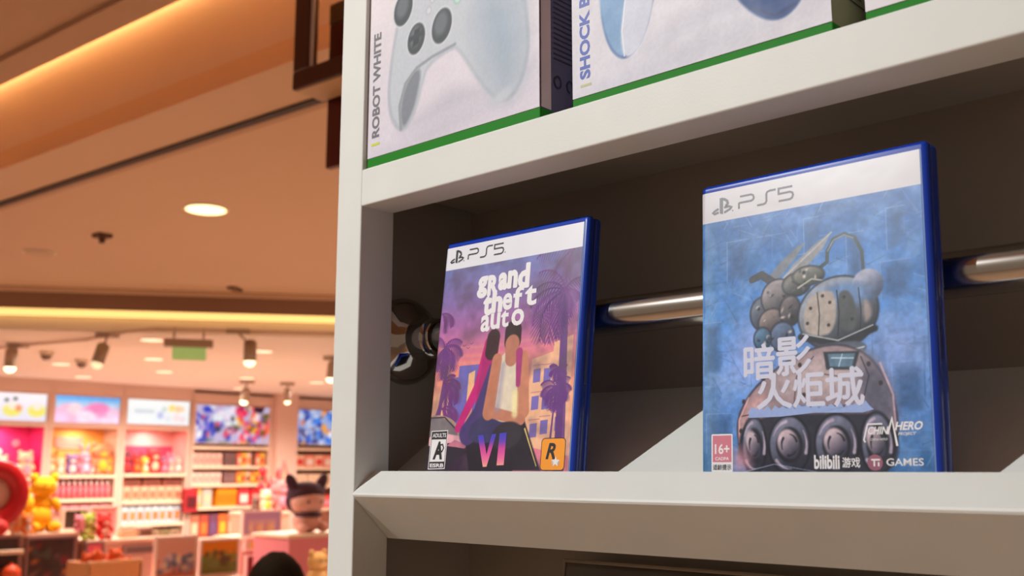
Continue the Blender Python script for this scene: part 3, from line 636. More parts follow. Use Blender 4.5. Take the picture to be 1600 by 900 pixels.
ribbon(bm, [(108.6, 24.4), (111, 32), (113.2, 18.6)], 1.1, T3, .13, 0); text(bm, 'PROJECT', 113.8, 23.4, 9, 1.8, T3, .12, 0, .02, .3); text(bm, 'CHINA HERO', 99.6, 21.4, 8.8, 1.2, T3, .12, 0, .0, .3)
obj('series_mark', bm, M_wt, in2)
bm = BM()
text(bm, 'bilibili', 69, 7.4, 14, 7.2, T3, .12, 0, .03); text(bm, '游戏', 84.4, 8.2, 9.4, 5, T3, .12, 0, 0, fat=.1)
text(bm, 'GAMES', 107.4, 9.0, 18.4, 3.6, T3, .12, 0, .01)
obj('studio_lettering', bm, M_wt, in2)
bm = BM(); flat(bm, [(101.6+4*math.cos(R(20*k)), 10.6+4*math.sin(R(20*k))) for k in range(18)], T3, .10, 0); ribbon(bm, [(99.6, 12), (104.2, 12)], .8, T3, .12, 1); ribbon(bm, [(101.2, 12), (101.2, 8.8)], .8, T3, .12, 1); ribbon(bm, [(103.4, 10.8), (103.4, 8.8)], .8, T3, .12, 1)
obj('round_mark', bm, [mat('dusty_red_ink', (150, 90, 110), .4), M_wt], in2)
bm = BM(); flat(bm, rrect(7.2, 5.8, 20.8, 26.6, .8), T3, .08, 0); flat(bm, [(8, 11.2), (20, 11.2), (20, 25.8), (8, 25.8)], T3, .10, 1)
text(bm, '16+', 9.4, 15.6, 9.4, 5.6, T3, .12, 0, .02); text(bm, 'CADPA', 9.6, 12.2, 8.8, 1.8, T3, .12, 0, .02); text(bm, '适龄提示', 8.2, 6.9, 11.6, 3.0, T3, .12, 2, 0, fat=.08)
obj('rating_box', bm, [M_wt, mat('rose_ink', (206, 120, 138), .4, var=.02), M_bk], in2)

# ------------------------------------------------------------------ controller cartons on the upper shelf
M_card = paint_mat('printed_carton', .5, .0, spec=.3)
M_green = mat('green_print', (20, 120, 14), .6, var=.04, scale=60, spec=.2)
M_cart = mat('white_card', (214, 208, 214), .5, var=.02)
def carton(x0, yf, label, gh, side_m):
    t = thing('controller_box', label, 'box', (x0+.0865, yf, EZ+.2222))
    W, H, D = .1725, .178, .062
    bm = BM(); box(bm, (-W/2, .0003, .0002), (W/2, D, H), .0008, 2)
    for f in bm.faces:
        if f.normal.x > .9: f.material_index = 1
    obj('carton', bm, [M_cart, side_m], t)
    bm = BM(); box(bm, (-W/2-.0003, -.0001, 0), (W/2+.0003, D, gh), .0008, 2); obj('green_band', bm, M_green, t)
    return t
def cart3(X, Y): return np.stack([X/1000-.0863, np.full(X.shape, -.0002), Y/1000], 1)
def C3(x, y, l): return (x/1000-.0863, -.0002-l/1000, y/1000)
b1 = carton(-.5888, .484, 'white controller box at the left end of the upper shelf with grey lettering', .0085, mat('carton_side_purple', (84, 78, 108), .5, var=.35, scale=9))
cv = Canvas(0, 8.6, 172.4, 178, .55); cv.vgrad([(8, (214, 208, 220)), (178, (222, 214, 216))]); cv.noise(40, .04, seed=1)
cv.ell(86, 16, 80, 7, (190, 188, 200), 7, soft=9, a=.6); cv.poly([(30, 22), (90, 44), (150, 30), (172, 46), (172, 34), (100, 24), (40, 18)], (188, 186, 198), soft=9, a=.6)
GW, GW2, GD = (190, 196, 204), (158, 172, 188), (140, 146, 156)
body = [(22, 60), (24, 40), (30, 28), (38, 22), (46, 24), (54, 34), (60, 52), (66, 66), (92, 72), (98, 68), (112, 48), (126, 30), (138, 20), (148, 20), (158, 30), (164, 48), (163, 74), (158, 100), (152, 124), (142, 146), (120, 158), (70, 158), (48, 148), (36, 126), (28, 96)]
cv.spoly(body, (150, 158, 170), soft=2.5); cv.spoly([(86+(x-86)*.985, 88+(y-88)*.985) for x, y in body], GW, soft=5); cv.poly([(120, 120), (160, 90), (163, 60), (158, 32), (146, 20), (134, 24), (120, 50), (110, 84)], GW2, soft=22, a=.7)
cv.spoly([(40, 22), (36, 36), (40, 54), (50, 66), (60, 66), (56, 46), (50, 32)], (128, 134, 144), soft=2, a=.75)
cv.line([(38, 24), (36, 42), (42, 58), (54, 67), (70, 71), (94, 74)], 3.2, (146, 152, 160), 2.2, soft=1)
cv.ell(139, 24, 9, 4, (190, 196, 206), 20, soft=3)
for x, y, r_ in ((53, 90, 10), (80, 92, 11), (38, 118, 11)):
    cv.ell(x, y, r_*.92+1.4, r_*1.2+1.4, (206, 210, 216), -14, soft=1); cv.ell(x, y, r_*.92, r_*1.2, (70, 76, 80), -14, soft=.8); cv.ell(x-1, y+2, r_*.6, r_*.8, (104, 110, 116), -14, soft=3)
cv.poly([(49, 84), (56, 86), (57, 98), (51, 97)], (60, 64, 70), soft=1); cv.poly([(45, 89), (61, 91), (61, 95), (45, 93)], (66, 70, 76), soft=1)
for x, y in ((104, 118), (96, 108)): cv.ell(x, y, 4.2, 4.6, (150, 190, 176), soft=1); cv.ell(x, y, 3, 3.2, (190, 214, 204), soft=1)
for x, y in ((66, 108), (70, 116)): cv.ell(x, y, 3, 3.4, (170, 172, 180), soft=1); cv.ell(x, y, 2.2, 2.6, (208, 208, 214), soft=1)
cv.noise(1.6, .03, seed=8)
fp = cv.mesh('front_print', M_card, cart3, b1)
bm = BM(); text(bm, 'ROBOT WHITE', 13.6, 23.6, 83.5, 8.6, C3, .12, 0, .035, rot=90); flat(bm, [(4.8, 17.4), (14.2, 17.4), (14.2, 19.4), (4.8, 19.4)], C3, .12, 1)
obj('box_lettering', bm, [mat('mid_grey_ink', (104, 104, 110), .5), mat('lime_ink', (196, 206, 40), .5)], fp)
# fine print on the side, one block of lines and three symbols
def S3(y, z, l): return (.1725/2+.0003+l/1000, y/1000, z/1000)
bm = BM()
for k in range(30):
    z = 46+k*3.6; ribbon(bm, [(14, z), (14+random.uniform(24, 40), z)], .9, S3, .1)
flat(bm, [(1, 9), (11, 9), (11, 176), (1, 176)], S3, .05, 1)
for y, kind in ((18, 0), (31, 1), (44, 0)):
    ribbon(bm, [(y+3.4*math.cos(R(a_)), 30+4*math.sin(R(a_))) for a_ in range(0, 300 if kind else 360, 30)], 1.5, S3, .1, closed=not kind)
obj('side_fine_print', bm, [mat('navy_ink', (30, 28, 54), .5), mat('pinkish_card', (214, 190, 190), .5)], b1)
b2_ = carton(-.3888, .484, 'white controller box in the middle of the upper shelf with blue lettering', .0062, mat('carton_side_shaded_olive', (150, 150, 112), .5, var=.2, scale=9))  # olive side: its shade and yellowish light are put into the colour
cv = Canvas(0, 6.3, 172.4, 178, .55); cv.vgrad([(8, (212, 210, 220)), (178, (220, 216, 222))]); cv.noise(40, .05, seed=1)
cv.ell(90, 14, 76, 6, (188, 190, 204), 6, soft=9, a=.6); cv.poly([(30, 22), (110, 44), (170, 40), (172, 24), (90, 24), (34, 18)], (190, 192, 206), soft=10, a=.5)
sh = lambda P_: [(x+2.4, y+2.2) for x, y in P_]
cv.spoly(sh([(20, 62), (23, 40), (29, 26), (38, 19), (47, 23), (55, 34), (60, 52), (66, 66), (92, 72), (98, 66), (110, 42), (124, 22), (138, 13), (150, 16), (158, 28), (164, 48), (163, 74), (158, 100), (152, 124), (142, 146), (120, 158), (70, 158), (48, 148), (36, 126), (28, 96)]), (44, 72, 130), soft=1.2)
cv.spoly(sh([(19, 78), (21, 48), (28, 28), (39, 19), (37, 34), (38, 52), (44, 78)]), (124, 160, 200), soft=2); cv.spoly(sh([(38, 19), (49, 23), (57, 38), (62, 60), (60, 80), (44, 80), (38, 54), (35, 34)]), (200, 204, 220), soft=1.6)
cv.line(sh([(38, 22), (36.5, 38), (39, 56), (43, 70)]), .9, (226, 232, 242)); cv.line(sh([(124, 26), (138, 17), (150, 20)]), 1.2, (30, 50, 100), soft=2)
cv.noise(1.6, .035, seed=8)
fp = cv.mesh('front_print', M_card, cart3, b2_)
bm = BM(); text(bm, 'SHOCK BLUE', 14.2, 17.4, 77, 8.2, C3, .12, 0, .035, rot=90); flat(bm, [(6.4, 12.4), (15.0, 12.4), (15.0, 14.0), (6.4, 14.0)], C3, .12, 1)
obj('box_lettering', bm, [mat('blue_ink', (42, 72, 170), .5), mat('khaki_ink', (176, 180, 120), .5)], fp)
bm = BM()
for k in range(20):
    z = 26+k*4; ribbon(bm, [(14, z), (14+random.uniform(16, 36), z)], .9, S3, .1)
obj('side_fine_print', bm, mat('navy_ink', (30, 28, 54), .5), b2_)
b3 = carton(-.1985, .484, 'white controller box at the right end of the upper shelf cut by the frame', .0055, mat('carton_side_shaded_olive', (150, 150, 112), .5))
cv = Canvas(0, 5.6, 172.4, 178, .8); cv.vgrad([(8, (216, 212, 218)), (178, (222, 218, 222))]); cv.ell(40, 90, 20, 60, (196, 198, 206), 10, soft=8); cv.ell(140, 90, 20, 60, (196, 198, 206), -10, soft=8); cv.ell(90, 120, 60, 34, (196, 198, 206), soft=8)
cv.mesh('front_print', M_card, cart3, b3)

# ------------------------------------------------------------------ the shop behind: wall bays on the plane x = SW
def WP(px, py, X=SW):
    return on(0, X, px, py)
M_frame = mat('bay_frame_paint', (226, 190, 172), .5, var=.03, scale=3); M_shelf = mat('cream_shelf', (248, 214, 186), .45, var=.03, scale=3)
M_pk = mat('magenta_panel', (240, 50, 130), .6, scale=2); M_or = mat('orange_panel', (244, 176, 90), .6, scale=2); M_lp = mat('light_pink_panel', (246, 168, 160), .6, scale=2)
M_cr = mat('crimson_panel', (226, 70, 104), .6, scale=2); M_be = mat('beige_panel', (206, 150, 130), .6, scale=2)
def wy(px): return WP(px, 680).y
def zz(px, py, X=SW): return WP(px, py, X).z
BAYS = [('magenta', 5.0, 6.13, M_pk, 'shop bay with magenta niche at the far left under a white lightbox'),
        ('orange', 6.19, 7.16, M_or, 'shop bay with orange niche under the blue and pink lightbox'),
        ('pink', 7.23, 8.26, M_lp, 'shop bay with pink niche under the pale lightbox'),
        ('poster', 8.31, 9.69, M_be, 'shop bay with four shelves under the wide colourful poster'),
        ('edge', 10.16, 11.6, M_be, 'shop bay cut by the white upright, under the narrow colourful poster')]
SHELF = {'magenta': [zz(40, 746), zz(40, 785), zz(40, 818)], 'orange': [zz(140, 742), zz(140, 779), zz(140, 812)],
         'pink': [zz(245, 740), zz(245, 782), zz(245, 817), zz(245, 838)],
         'poster': [zz(360, 698), zz(360, 728), zz(360, 756), zz(360, 791), zz(360, 838)], 'edge': [zz(490, 700), zz(490, 730), zz(490, 758), zz(490, 794)]}
Dp = .42
for nm, y0, y1, mb, lb in BAYS:
    t = thing('display_bay', lb, 'shelving', (SW, (y0+y1)/2, 0)); o_ = Vector(t.location)
    def P(name, lo, hi, m, bev=0):
        bm = BM(); box(bm, Vector(lo)-o_, Vector(hi)-o_, bev); return obj(name, bm, m, t)
    top = EZ+(1.12 if nm in ('magenta', 'orange', 'pink') else 1.08)
    for a in (y0-.035, y1-.03): P('side_panel', (SW-Dp, a, 0), (SW, a+.06, top), M_frame)
    P('top_panel', (SW-Dp, y0-.035, top), (SW+.01, y1+.03, top+.05), M_frame)
    P('back_panel', (SW-Dp, y0+.025, .1), (SW-Dp+.02, y1-.03, top), mb)
    if nm in ('magenta', 'orange', 'pink'):
        P('header_rail', (SW-.05, y0+.025, EZ+.555), (SW+.0, y1-.03, EZ+.605), M_frame)
        if nm != 'orange': P('side_lining', (SW-Dp+.02, y1-.045, SHELF[nm][0]), (SW-.01, y1-.0305, EZ+.555), M_pk if nm == 'magenta' else M_lp)
        if nm == 'pink': P('lower_back', (SW-Dp+.02, y0+.025, SHELF[nm][0]), (SW-Dp+.025, y1-.046, SHELF[nm][0]+.4), M_cr)
    P('header_panel', (SW-.05, y0+.025, EZ+(1.005 if nm in ('magenta', 'orange', 'pink') else .98)), (SW+.004, y1-.03, top), M_frame)
    for z in SHELF[nm]: P('shelf', (SW-Dp+.021, y0+.0255, z-.045), (SW+.02, y1-.0305, z), M_shelf, .004)
    P('plinth', (SW-Dp, y0+.025, .0), (SW, y1-.03, .25), M_frame)
for y, c in ((5.6, (1, .8, .7)), (6.68, (1, .8, .6)), (7.74, (1, .82, .74))):
    lamp('niche_fill_lamp', 'AREA', (SW-.16, y, EZ+.545), 5, c, .25, (SW-.2, y, 0))  # added fill lamps that brighten the niche insides
bm = BM(); box(bm, (SW-.45, 9.725, 0), (SW+.12, 10.12, EZ+1.19)); struct(obj('wall_pier', bm, mat('column_paint', (232, 192, 176), .6, var=.02)))
bm = BM(); box(bm, (SW-.60, 4.0, EZ+1.17), (SW+.03, 12.5, EZ+1.19)); struct(obj('trim_5', bm, M_frame))

# lightboxes
M_sign = paint_mat('backlit_print', .4, 0, emit=.95)
def lightbox(y0, y1, z0, z1, paint, label, name='lightbox_sign'):
    t = thing(name, label, 'sign', (SW, (y0+y1)/2, EZ+z0))
    W, H = y1-y0, z1-z0
    bm = BM(); box(bm, (-.06, -W/2, 0), (.0, W/2, H), .004); obj('housing', bm, M_frame, t)
    cv = Canvas(.015, .015, W-.015, H-.015, .011); paint(cv, W, H)
    cv.mesh('lit_face', M_sign, lambda X, Y: np.stack([np.full(X.shape, .003), X-W/2, Y], 1), t)
def p1(c, W, H):
    c.vgrad([(0, (226, 226, 250)), (H, (255, 250, 252))])
    for x in (.62, .94): c.ell(x, .15, .12, .08, (240, 232, 110), soft=.03); c.ell(x, .21, .06, .05, (252, 240, 230), soft=.03)
    c.ell(.70, .18, .04, .04, (240, 150, 110), soft=.03); c.ell(.54, .28, .025, .02, (60, 70, 70), soft=.02); c.ell(.65, .30, .025, .02, (50, 60, 60), soft=.02)
def p2(c, W, H):
    c.vgrad([(0, (250, 206, 244)), (.18, (244, 190, 226)), (.26, (190, 220, 250)), (H, (60, 160, 246))])
    for k, (x, y, rx, ry, col) in enumerate([(.2, .14, .16, .13, (250, 190, 220)), (.28, .2, .1, .08, (252, 214, 226)), (.6, .17, .2, .12, (250, 160, 210)), (.62, .22, .14, .07, (246, 140, 196)), (.85, .12, .12, .1, (252, 206, 236)), (.45, .1, .14, .08, (255, 226, 246)), (.1, .07, .12, .07, (254, 210, 246)), (.75, .05, .2, .05, (254, 224, 250))]): c.ell(x, y, rx, ry, col, soft=.03)
    c.noise(.08, .1, seed=3)
def p3(c, W, H):
    c.vgrad([(0, (236, 246, 250)), (H, (246, 252, 252))]); c.line([(.14, .2), (.4, .2)], .05, (206, 216, 222), soft=.03)
    for x, y, r_, col in ((.7, .26, .05, (250, 220, 120)), (.8, .25, .05, (250, 206, 150)), (.87, .25, .04, (248, 210, 180)), (.58, .24, .04, (206, 220, 214)), (.52, .15, .05, (190, 196, 236)), (.64, .1, .05, (226, 232, 240)), (.78, .12, .06, (244, 226, 226)), (.88, .1, .05, (236, 220, 226))): c.ell(x, y, r_, r_, col, soft=.04)
def blobs(seed, cols, base):
    def f(c, W, H):
        c.c[:] = np.array(base)/255.; rg = np.random.RandomState(seed)
        for k in range(130):
            u, v = rg.rand(), rg.rand(); cc = cols(u, v, rg)
            c.ell(u*W, v*H, rg.uniform(.02, .09), rg.uniform(.015, .06), cc, rg.uniform(0, 180), soft=.02)
    return f
def colD(u, v, rg):
    if u < .55:
        if .2 < u and v > .5 and rg.rand() < .8: return (216+rg.randint(30), 222+rg.randint(26), 240)
        return [(40, 60, 190), (60, 60, 90), (236, 236, 244), (210, 80, 110), (120, 110, 210), (90, 120, 110), (170, 170, 200)][rg.randint(7)]
    if v > .8 and u > .8: return (50, 14, 40)
    return [(226, 40, 80), (240, 80, 110), (250, 170, 40), (252, 214, 220), (150, 20, 90), (250, 120, 50), (120, 90, 190), (110, 90, 40)][rg.randint(8)]
def colE(u, v, rg): return [(40, 90, 210), (235, 240, 250), (250, 160, 40), (60, 60, 130), (200, 210, 235), (230, 120, 60), (60, 130, 230), (90, 90, 140)][rg.randint(8)]
lightbox(5.04, 6.12, .61, 1.0, p1, 'white lightbox sign at the far left with two yellow shapes')
lightbox(6.21, 7.15, .61, 1.0, p2, 'lightbox sign with blue sky and pink clouds')
lightbox(7.245, 8.245, .62, 1.0, p3, 'pale bluish white lightbox sign with small yellow marks')
lightbox(8.335, 9.66, .375, .972, blobs(4, colD, (190, 180, 215)), 'wide poster of crowded blue, white, red and orange shapes', 'lit_poster')
lightbox(10.19, 11.55, .385, .972, blobs(9, colE, (150, 170, 220)), 'narrow looking blue, white and orange poster beside the white upright', 'lit_poster')

# soft toys, boxes and bottles
def plush_mesh(bm, h, ears='round', mi_belly=1):
    ball(bm, (0, 0, h*.30), h*.27, (.9, 1, 1.08), 0, 12); ball(bm, (.02*h, 0, h*.68), h*.26, (.92, 1.08, .95), 0, 12)
    ball(bm, (h*.17, 0, h*.28), h*.17, (.6, .95, 1.1), mi_belly, 10); ball(bm, (h*.2, 0, h*.62), h*.12, (.7, 1.1, .75), mi_belly, 8)
    for s in (1, -1):
        if ears == 'round': ball(bm, (0, s*h*.2, h*.9), h*.09, (.6, 1, 1), 0, 8)
        elif ears == 'long': ball(bm, (0, s*h*.13, h*1.06), h*.08, (.6, .9, 2.6), 0, 8, rot=(-s*R(12), 0, 0))
        elif ears == 'point': cyl(bm, (0, s*h*.2, h*.8), (0, s*h*.33, h*1.12), h*.12, .01*h, 10)
        ball(bm, (h*.1, s*h*.25, h*.38), h*.09, (.9, .9, 1.5), 0, 8, rot=(s*R(25), 0, 0)); ball(bm, (h*.17, s*h*.15, h*.09), h*.11, (1.25, .9, .8), 0, 8)
        ball(bm, (h*.245, s*h*.09, h*.72), h*.024, mi=2, seg=6)
TOYM = {}
def toy(y, z, h, c1, c2, label, X=SW-.12, ears='round', group=None, name='plush_toy', cat='soft toy', rz=0.):
    k = (ears, c1, c2)
    if k not in TOYM:
        bm = BM(); plush_mesh(bm, 1.0, ears)
        me = bpy.data.meshes.new(name); bm.to_mesh(me); bm.free()
        for m in (mat('plush_%d_%d_%d' % c1, c1, .9, var=.1, scale=8), mat('plush_%d_%d_%d' % c2, c2, .9, var=.1, scale=8), mat('toy_eye', (24, 18, 20), .3)): me.materials.append(m)
        TOYM[k] = me
    o = bpy.data.objects.new(name, TOYM[k]); COL.objects.link(o); o.location = (X, y, z); o.scale = (h, h, h); o.rotation_euler = (0, 0, rz)
    return tag(o, label, cat, group)
def pack(y0, y1, z, h, c1, c2, label, X=SW-.05, d=.16, group=None, name='product_box', cat='box', style='box'):
    t = thing(name, label, cat, (X, (y0+y1)/2, z), group=group); W = y1-y0
    if style == 'box':
        bm = BM(); box(bm, (-d, -W/2, 0), (0, W/2, h), min(.008, W*.06)); obj('carton', bm, mat('card_%d_%d_%d' % c1, c1, .5, var=.08, scale=6), t)
        bm = BM(); box(bm, (0, -W*.36, h*.18), (.003, W*.36, h*.66), .001); obj('front_label', bm, mat('card_%d_%d_%d' % c2, c2, .5, var=.15, scale=30), t)
    else:
        r_ = W*.46; bm = BM(); cyl(bm, (-r_, 0, 0), (-r_, 0, h*.72), r_, seg=14); cyl(bm, (-r_, 0, h*.72), (-r_, 0, h*.8), r_, r_*.55, seg=14); obj('body', bm, mat('card_%d_%d_%d' % c1, c1, .35, var=.08, scale=6), t)
        bm = BM(); cyl(bm, (-r_, 0, h*.8), (-r_, 0, h), r_*.5, seg=12); obj('cap', bm, mat('card_%d_%d_%d' % c2, c2, .4, var=.1, scale=30), t)
    return t
B = SHELF
rnd = random.Random(11)
WH, PKc, RD, ORc, PEA, YE, GN, BL, PU, BR = (246, 224, 214), (246, 150, 170), (226, 60, 60), (244, 130, 60), (250, 200, 168), (248, 190, 60), (150, 180, 80), (110, 140, 200), (120, 84, 130), (120, 76, 60)
# magenta niche
toy(5.62, B['magenta'][0], .3, PEA, WH, 'peach soft toy on the shelf of the magenta niche, mostly behind the red ring'); toy(5.93, B['magenta'][0], .36, PEA, PKc, 'peach and pink soft toy in the magenta niche beside the divider')
for y, z, c, lb in ((5.68, .22, WH, 'small white round badge on the magenta back wall'), (5.9, .34, (190, 150, 170), 'small grey round badge higher up on the magenta back wall')):
    bm = BM(); cyl(bm, (0, 0, 0), (.02, 0, 0), .05, seg=20); tag(obj('wall_badge', bm, mat('badge_%d' % c[1], c, .5), loc=(SW-Dp+.0215, y, EZ+z)), lb, 'badge')
# orange niche
t = thing('wall_plaque', 'pink and grey plaque on the back wall of the orange niche', 'sign', (SW-Dp+.0215, 6.62, EZ+.27))
bm = BM(); box(bm, (0, -.2, .03), (.02, .2, .17), .01); obj('plaque', bm, mat('plaque_pink', (236, 140, 130), .5), t)
bm = BM(); box(bm, (0, -.15, 0), (.02, .15, .03), .008); obj('lower_band', bm, mat('plaque_grey', (190, 170, 150), .5), t)
z = B['orange'][0]
for y, h, c1, c2, e, lb in [(6.27, .32, ORc, PEA, 'point', 'orange soft toy at the left end of the orange niche'), (6.40, .24, PEA, WH, 'round', 'cream soft toy second from the left in the orange niche'), (6.56, .30, (150, 120, 170), WH, 'round', 'grey lilac soft toy in the orange niche'), (6.74, .34, PKc, (250, 200, 230), 'long', 'pink long eared soft toy in the orange niche'), (6.86, .2, (150, 170, 150), WH, 'round', 'small greenish grey soft toy in the orange niche'), (6.97, .46, (226, 140, 100), YE, 'round', 'tall peach brown and yellow soft toy in the orange niche'), (7.08, .3, ORc, YE, 'round', 'orange soft toy at the right end of the orange niche')]:
    toy(y, z, h, c1, c2, lb, ears=e, X=SW-.14)
z = B['pink'][0]
for y, h, c1, c2, e, lb in [(7.34, .34, (130, 60, 80), RD, 'round', 'dark and red soft toy at the left end of the pink niche'), (7.50, .3, RD, ORc, 'point', 'red soft toy second in the pink niche'), (7.64, .26, YE, WH, 'round', 'yellow and white soft toy in the pink niche'), (7.77, .38, RD, PEA, 'round', 'tallest red and peach soft toy in the pink niche'), (7.935, .27, (150, 90, 120), PKc, 'round', 'mauve soft toy in the pink niche'), (8.045, .25, PKc, PEA, 'long', 'pink soft toy near the right side of the pink niche'), (8.16, .28, (180, 160, 150), WH, 'round', 'grey white soft toy at the right end of the pink niche')]:
    toy(y, z, h, c1, c2, lb, ears=e, X=SW-.14)
# rows under the niches
def row(bay, k, n, h, cols, group, style='box', y0=None, y1=None, wgap=.12, lbl=None, X=SW-.04, d=.16, z=None):
    b = [q for q in BAYS if q[0] == bay][0]; a = (b[1]+.05) if y0 is None else y0; e = (b[2]-.06) if y1 is None else y1; st = (e-a)/n
    for i in range(n):
        c1, c2 = cols[i % len(cols)]
        pack(a+i*st+st*wgap/2, a+(i+1)*st-st*wgap/2, B[bay][k] if z is None else z, h*(1 if style != 'box' else 1), c1, c2, lbl or group, group=group, style=style, X=X, d=d, name={'box': 'product_box', 'bottle': 'product_bottle'}[style], cat=style)
row('orange', 1, 11, .23, [((244, 120, 130), WH)], 'pink bottle in the row under the orange niche', 'bottle', X=SW-.03)
row('orange', 1, 5, .29, [((170, 90, 120), (120, 60, 90))], 'mauve box behind the row of pink bottles', X=SW-.15, d=.1)
row('orange', 2, 6, .2, [((236, 150, 160), PEA)], 'pale pink box on the lowest shelf in sight of the orange bay')
row('magenta', 1, 4, .26, [((244, 150, 140), WH)], 'pale box under the magenta niche')
row('pink', 1, 7, .20, [((250, 180, 150), (230, 120, 90))], 'peach box in the row right under the pink niche')
row('pink', 1, 3, .1, [((150, 80, 60), (120, 60, 50))], 'brown flat box behind the peach boxes', z=B['pink'][1]+.205, d=.12, X=SW-.07)
row('pink', 2, 8, .25, [((200, 216, 226), (240, 120, 60)), ((190, 206, 220), (240, 140, 70))], 'blue grey box with orange label in the third row of the pink bay')
row('pink', 3, 6, .09, [((150, 130, 90), (110, 90, 60)), ((180, 150, 120), (130, 100, 80))], 'flat brown box low in the pink bay')
# poster bay
row('poster', 1, 5, .19, [((244, 190, 176), (230, 150, 140))], 'pale pink box on the top shelf under the wide poster', y0=8.34, y1=8.86)
row('poster', 1, 3, .2, [((130, 92, 92), (110, 84, 80))], 'dim mauve box on the top shelf under the wide poster', y0=8.9, y1=9.1)
row('poster', 1, 6, .2, [((244, 110, 80), PEA), (YE, RD), ((250, 200, 170), ORc), ((110, 60, 60), BR)], 'orange and red box on the top shelf under the wide poster', y0=9.12, y1=9.62)
row('poster', 2, 5, .17, [((246, 200, 186), (226, 160, 150))], 'pale box on the second shelf under the wide poster', y0=8.34, y1=8.86)
row('poster', 2, 3, .18, [((130, 92, 92), (150, 110, 110))], 'dim box on the second shelf under the wide poster', y0=8.9, y1=9.1)
row('poster', 2, 6, .18, [((246, 130, 60), YE), ((248, 170, 60), RD), ((240, 190, 160), BR)], 'orange box on the second shelf under the wide poster', y0=9.12, y1=9.62)
row('poster', 3, 2, .27, [((250, 200, 110), WH), ((206, 190, 180), PEA)], 'yellowish box at the left of the third shelf under the wide poster', y0=8.36, y1=8.72)
row('poster', 3, 7, .27, [((250, 150, 20), (226, 120, 10))], 'orange book in the stack on the third shelf under the wide poster', y0=8.8, y1=9.14, wgap=.05)
row('poster', 3, 2, .27, [((220, 50, 60), WH), ((206, 30, 40), (236, 150, 140))], 'red and white box on the third shelf under the wide poster', y0=9.16, y1=9.6)
row('poster', 4, 8, .33, [((206, 130, 100), PEA), ((190, 80, 60), ORc), ((120, 70, 100), PU), ((230, 110, 50), YE)], 'mixed warm coloured box low under the wide poster')
row('edge', 1, 7, .2, [((250, 190, 160), RD), ((246, 150, 130), WH)], 'peach box on the top shelf of the bay beside the upright'); row('edge', 2, 5, .18, [((250, 210, 180), PEA)], 'cream box on the second shelf of the bay beside the upright'); row('edge', 3, 5, .2, [((236, 90, 80), PKc)], 'red box on the third shelf of the bay beside the upright')
# small red stand between bays
t = pack(zz and WP(293, 770).y-.1, WP(303, 770).y, WP(300, 800).z, .34, (170, 30, 40), (90, 10, 20), 'narrow red box on the divider between pink niche and poster bay', X=SW+.12, d=.11)

# ------------------------------------------------------------------ fixtures standing in front of the wall
def rect(X, x0, y0, x1, y1): a, b = on(0, X, x0, y1), on(0, X, x1, y0); return a.y, b.y, a.z, on(0, X, x0, y0).z*.5+b.z*.5
def counter(name, label, X, x0, x1, ytop, m, depth=.8, cat='counter'):
    y0, y1, _, zt = rect(X, x0, ytop, x1, ytop+5)
    t = thing(name, label, cat, (X-depth/2, (y0+y1)/2, 0)); h = depth/2; W = (y1-y0)/2
    bm = BM(); box(bm, (-h, -W, .06), (h, W, zt-.035), .006); obj('cabinet', bm, m, t)
    bm = BM(); box(bm, (-h-.02, -W-.02, zt-.035), (h+.02, W+.02, zt), .006); obj('top', bm, M_shelf, t)
    bm = BM(); box(bm, (-h+.04, -W+.04, 0), (h-.04, W-.04, .06)); obj('plinth', bm, M_be, t)
    return t, zt
def board(X, x0, y0, x1, y1, m, frame, label, paint=None, name='poster_stand', cat='poster', base=None):
    a, b, z0, z1 = rect(X, x0, y0, x1, y1); z0 = z0 if base is None else base
    t = thing(name, label, cat, (X, (a+b)/2, z0)); W, H = b-a, z1-z0
    bm = BM(); box(bm, (-.03, -W/2, 0), (0, W/2, H), .004); obj('panel', bm, m, t)
    bm = BM()
    for lo, hi in (((-.035, -W/2-.02, -.0), (.008, -W/2, H+.02)), ((-.035, W/2, -.0), (.008, W/2+.02, H+.02)), ((-.035, -W/2, H), (.008, W/2, H+.02)), ((-.035, -W/2, 0), (.008, W/2, .02))): box(bm, lo, hi)
    obj('frame', bm, frame, t)
    if paint:
        cv = Canvas(0, .02, W, H, .012); paint(cv, W, H); cv.mesh('picture', paint_mat('dull_print', .5, 0), lambda X_, Y_: np.stack([np.full(X_.shape, .003), X_-W/2, Y_], 1), t)
    return t
M_pinkc = mat('pink_counter_paint', (240, 140, 150), .5, scale=2); M_beige = mat('beige_counter_paint', (220, 168, 150), .5, scale=2); M_gl = mat('pale_frame', (250, 214, 206), .3)
M_dk = mat('dark_brown_panel', (50, 24, 20), .5, scale=3)
c1, z1_ = counter('display_counter', 'beige display counter at the far left carrying the yellow soft toy', -10, -60, 124, 834, M_beige)
XF = -10+.056
def darkp(c, W, H):
    c.c[:] = np.array((54, 24, 22))/255.; rg = np.random.RandomState(2)
    for k in range(60): c.ell(rg.uniform(0, W), rg.uniform(0, H), rg.uniform(.01, .06), rg.uniform(.01, .05), [(110, 20, 24), (60, 66, 54), (40, 20, 20), (130, 80, 80), (200, 110, 40), (30, 16, 20), (70, 50, 50)][rg.randint(7)], rg.uniform(0, 180), soft=.02)
board(XF, 36, 842, 116, 960, M_dk, mat('mauve_frame', (150, 110, 110), .4), 'dark poster with red and green shapes on the front of the left counter', darkp)
t = board(XF, -40, 842, 30, 960, M_dk, mat('mauve_frame', (150, 110, 110), .4), 'flat dark panel standing in for a shaded cubby at the left of the counter front', None, 'cubby_shade_panel', 'cubby')  # dark sheet drawn in place of the cubby's shade
a, b, z0, z1 = rect(XF, -40, 860, 29, 868); bm = BM(); box(bm, (0, a, z0), (.12, b, z1), .004); tag(obj('ledge', bm, M_shelf, loc=(XF+.01, 0, 0)), 'cream ledge across the dark panel', 'ledge')
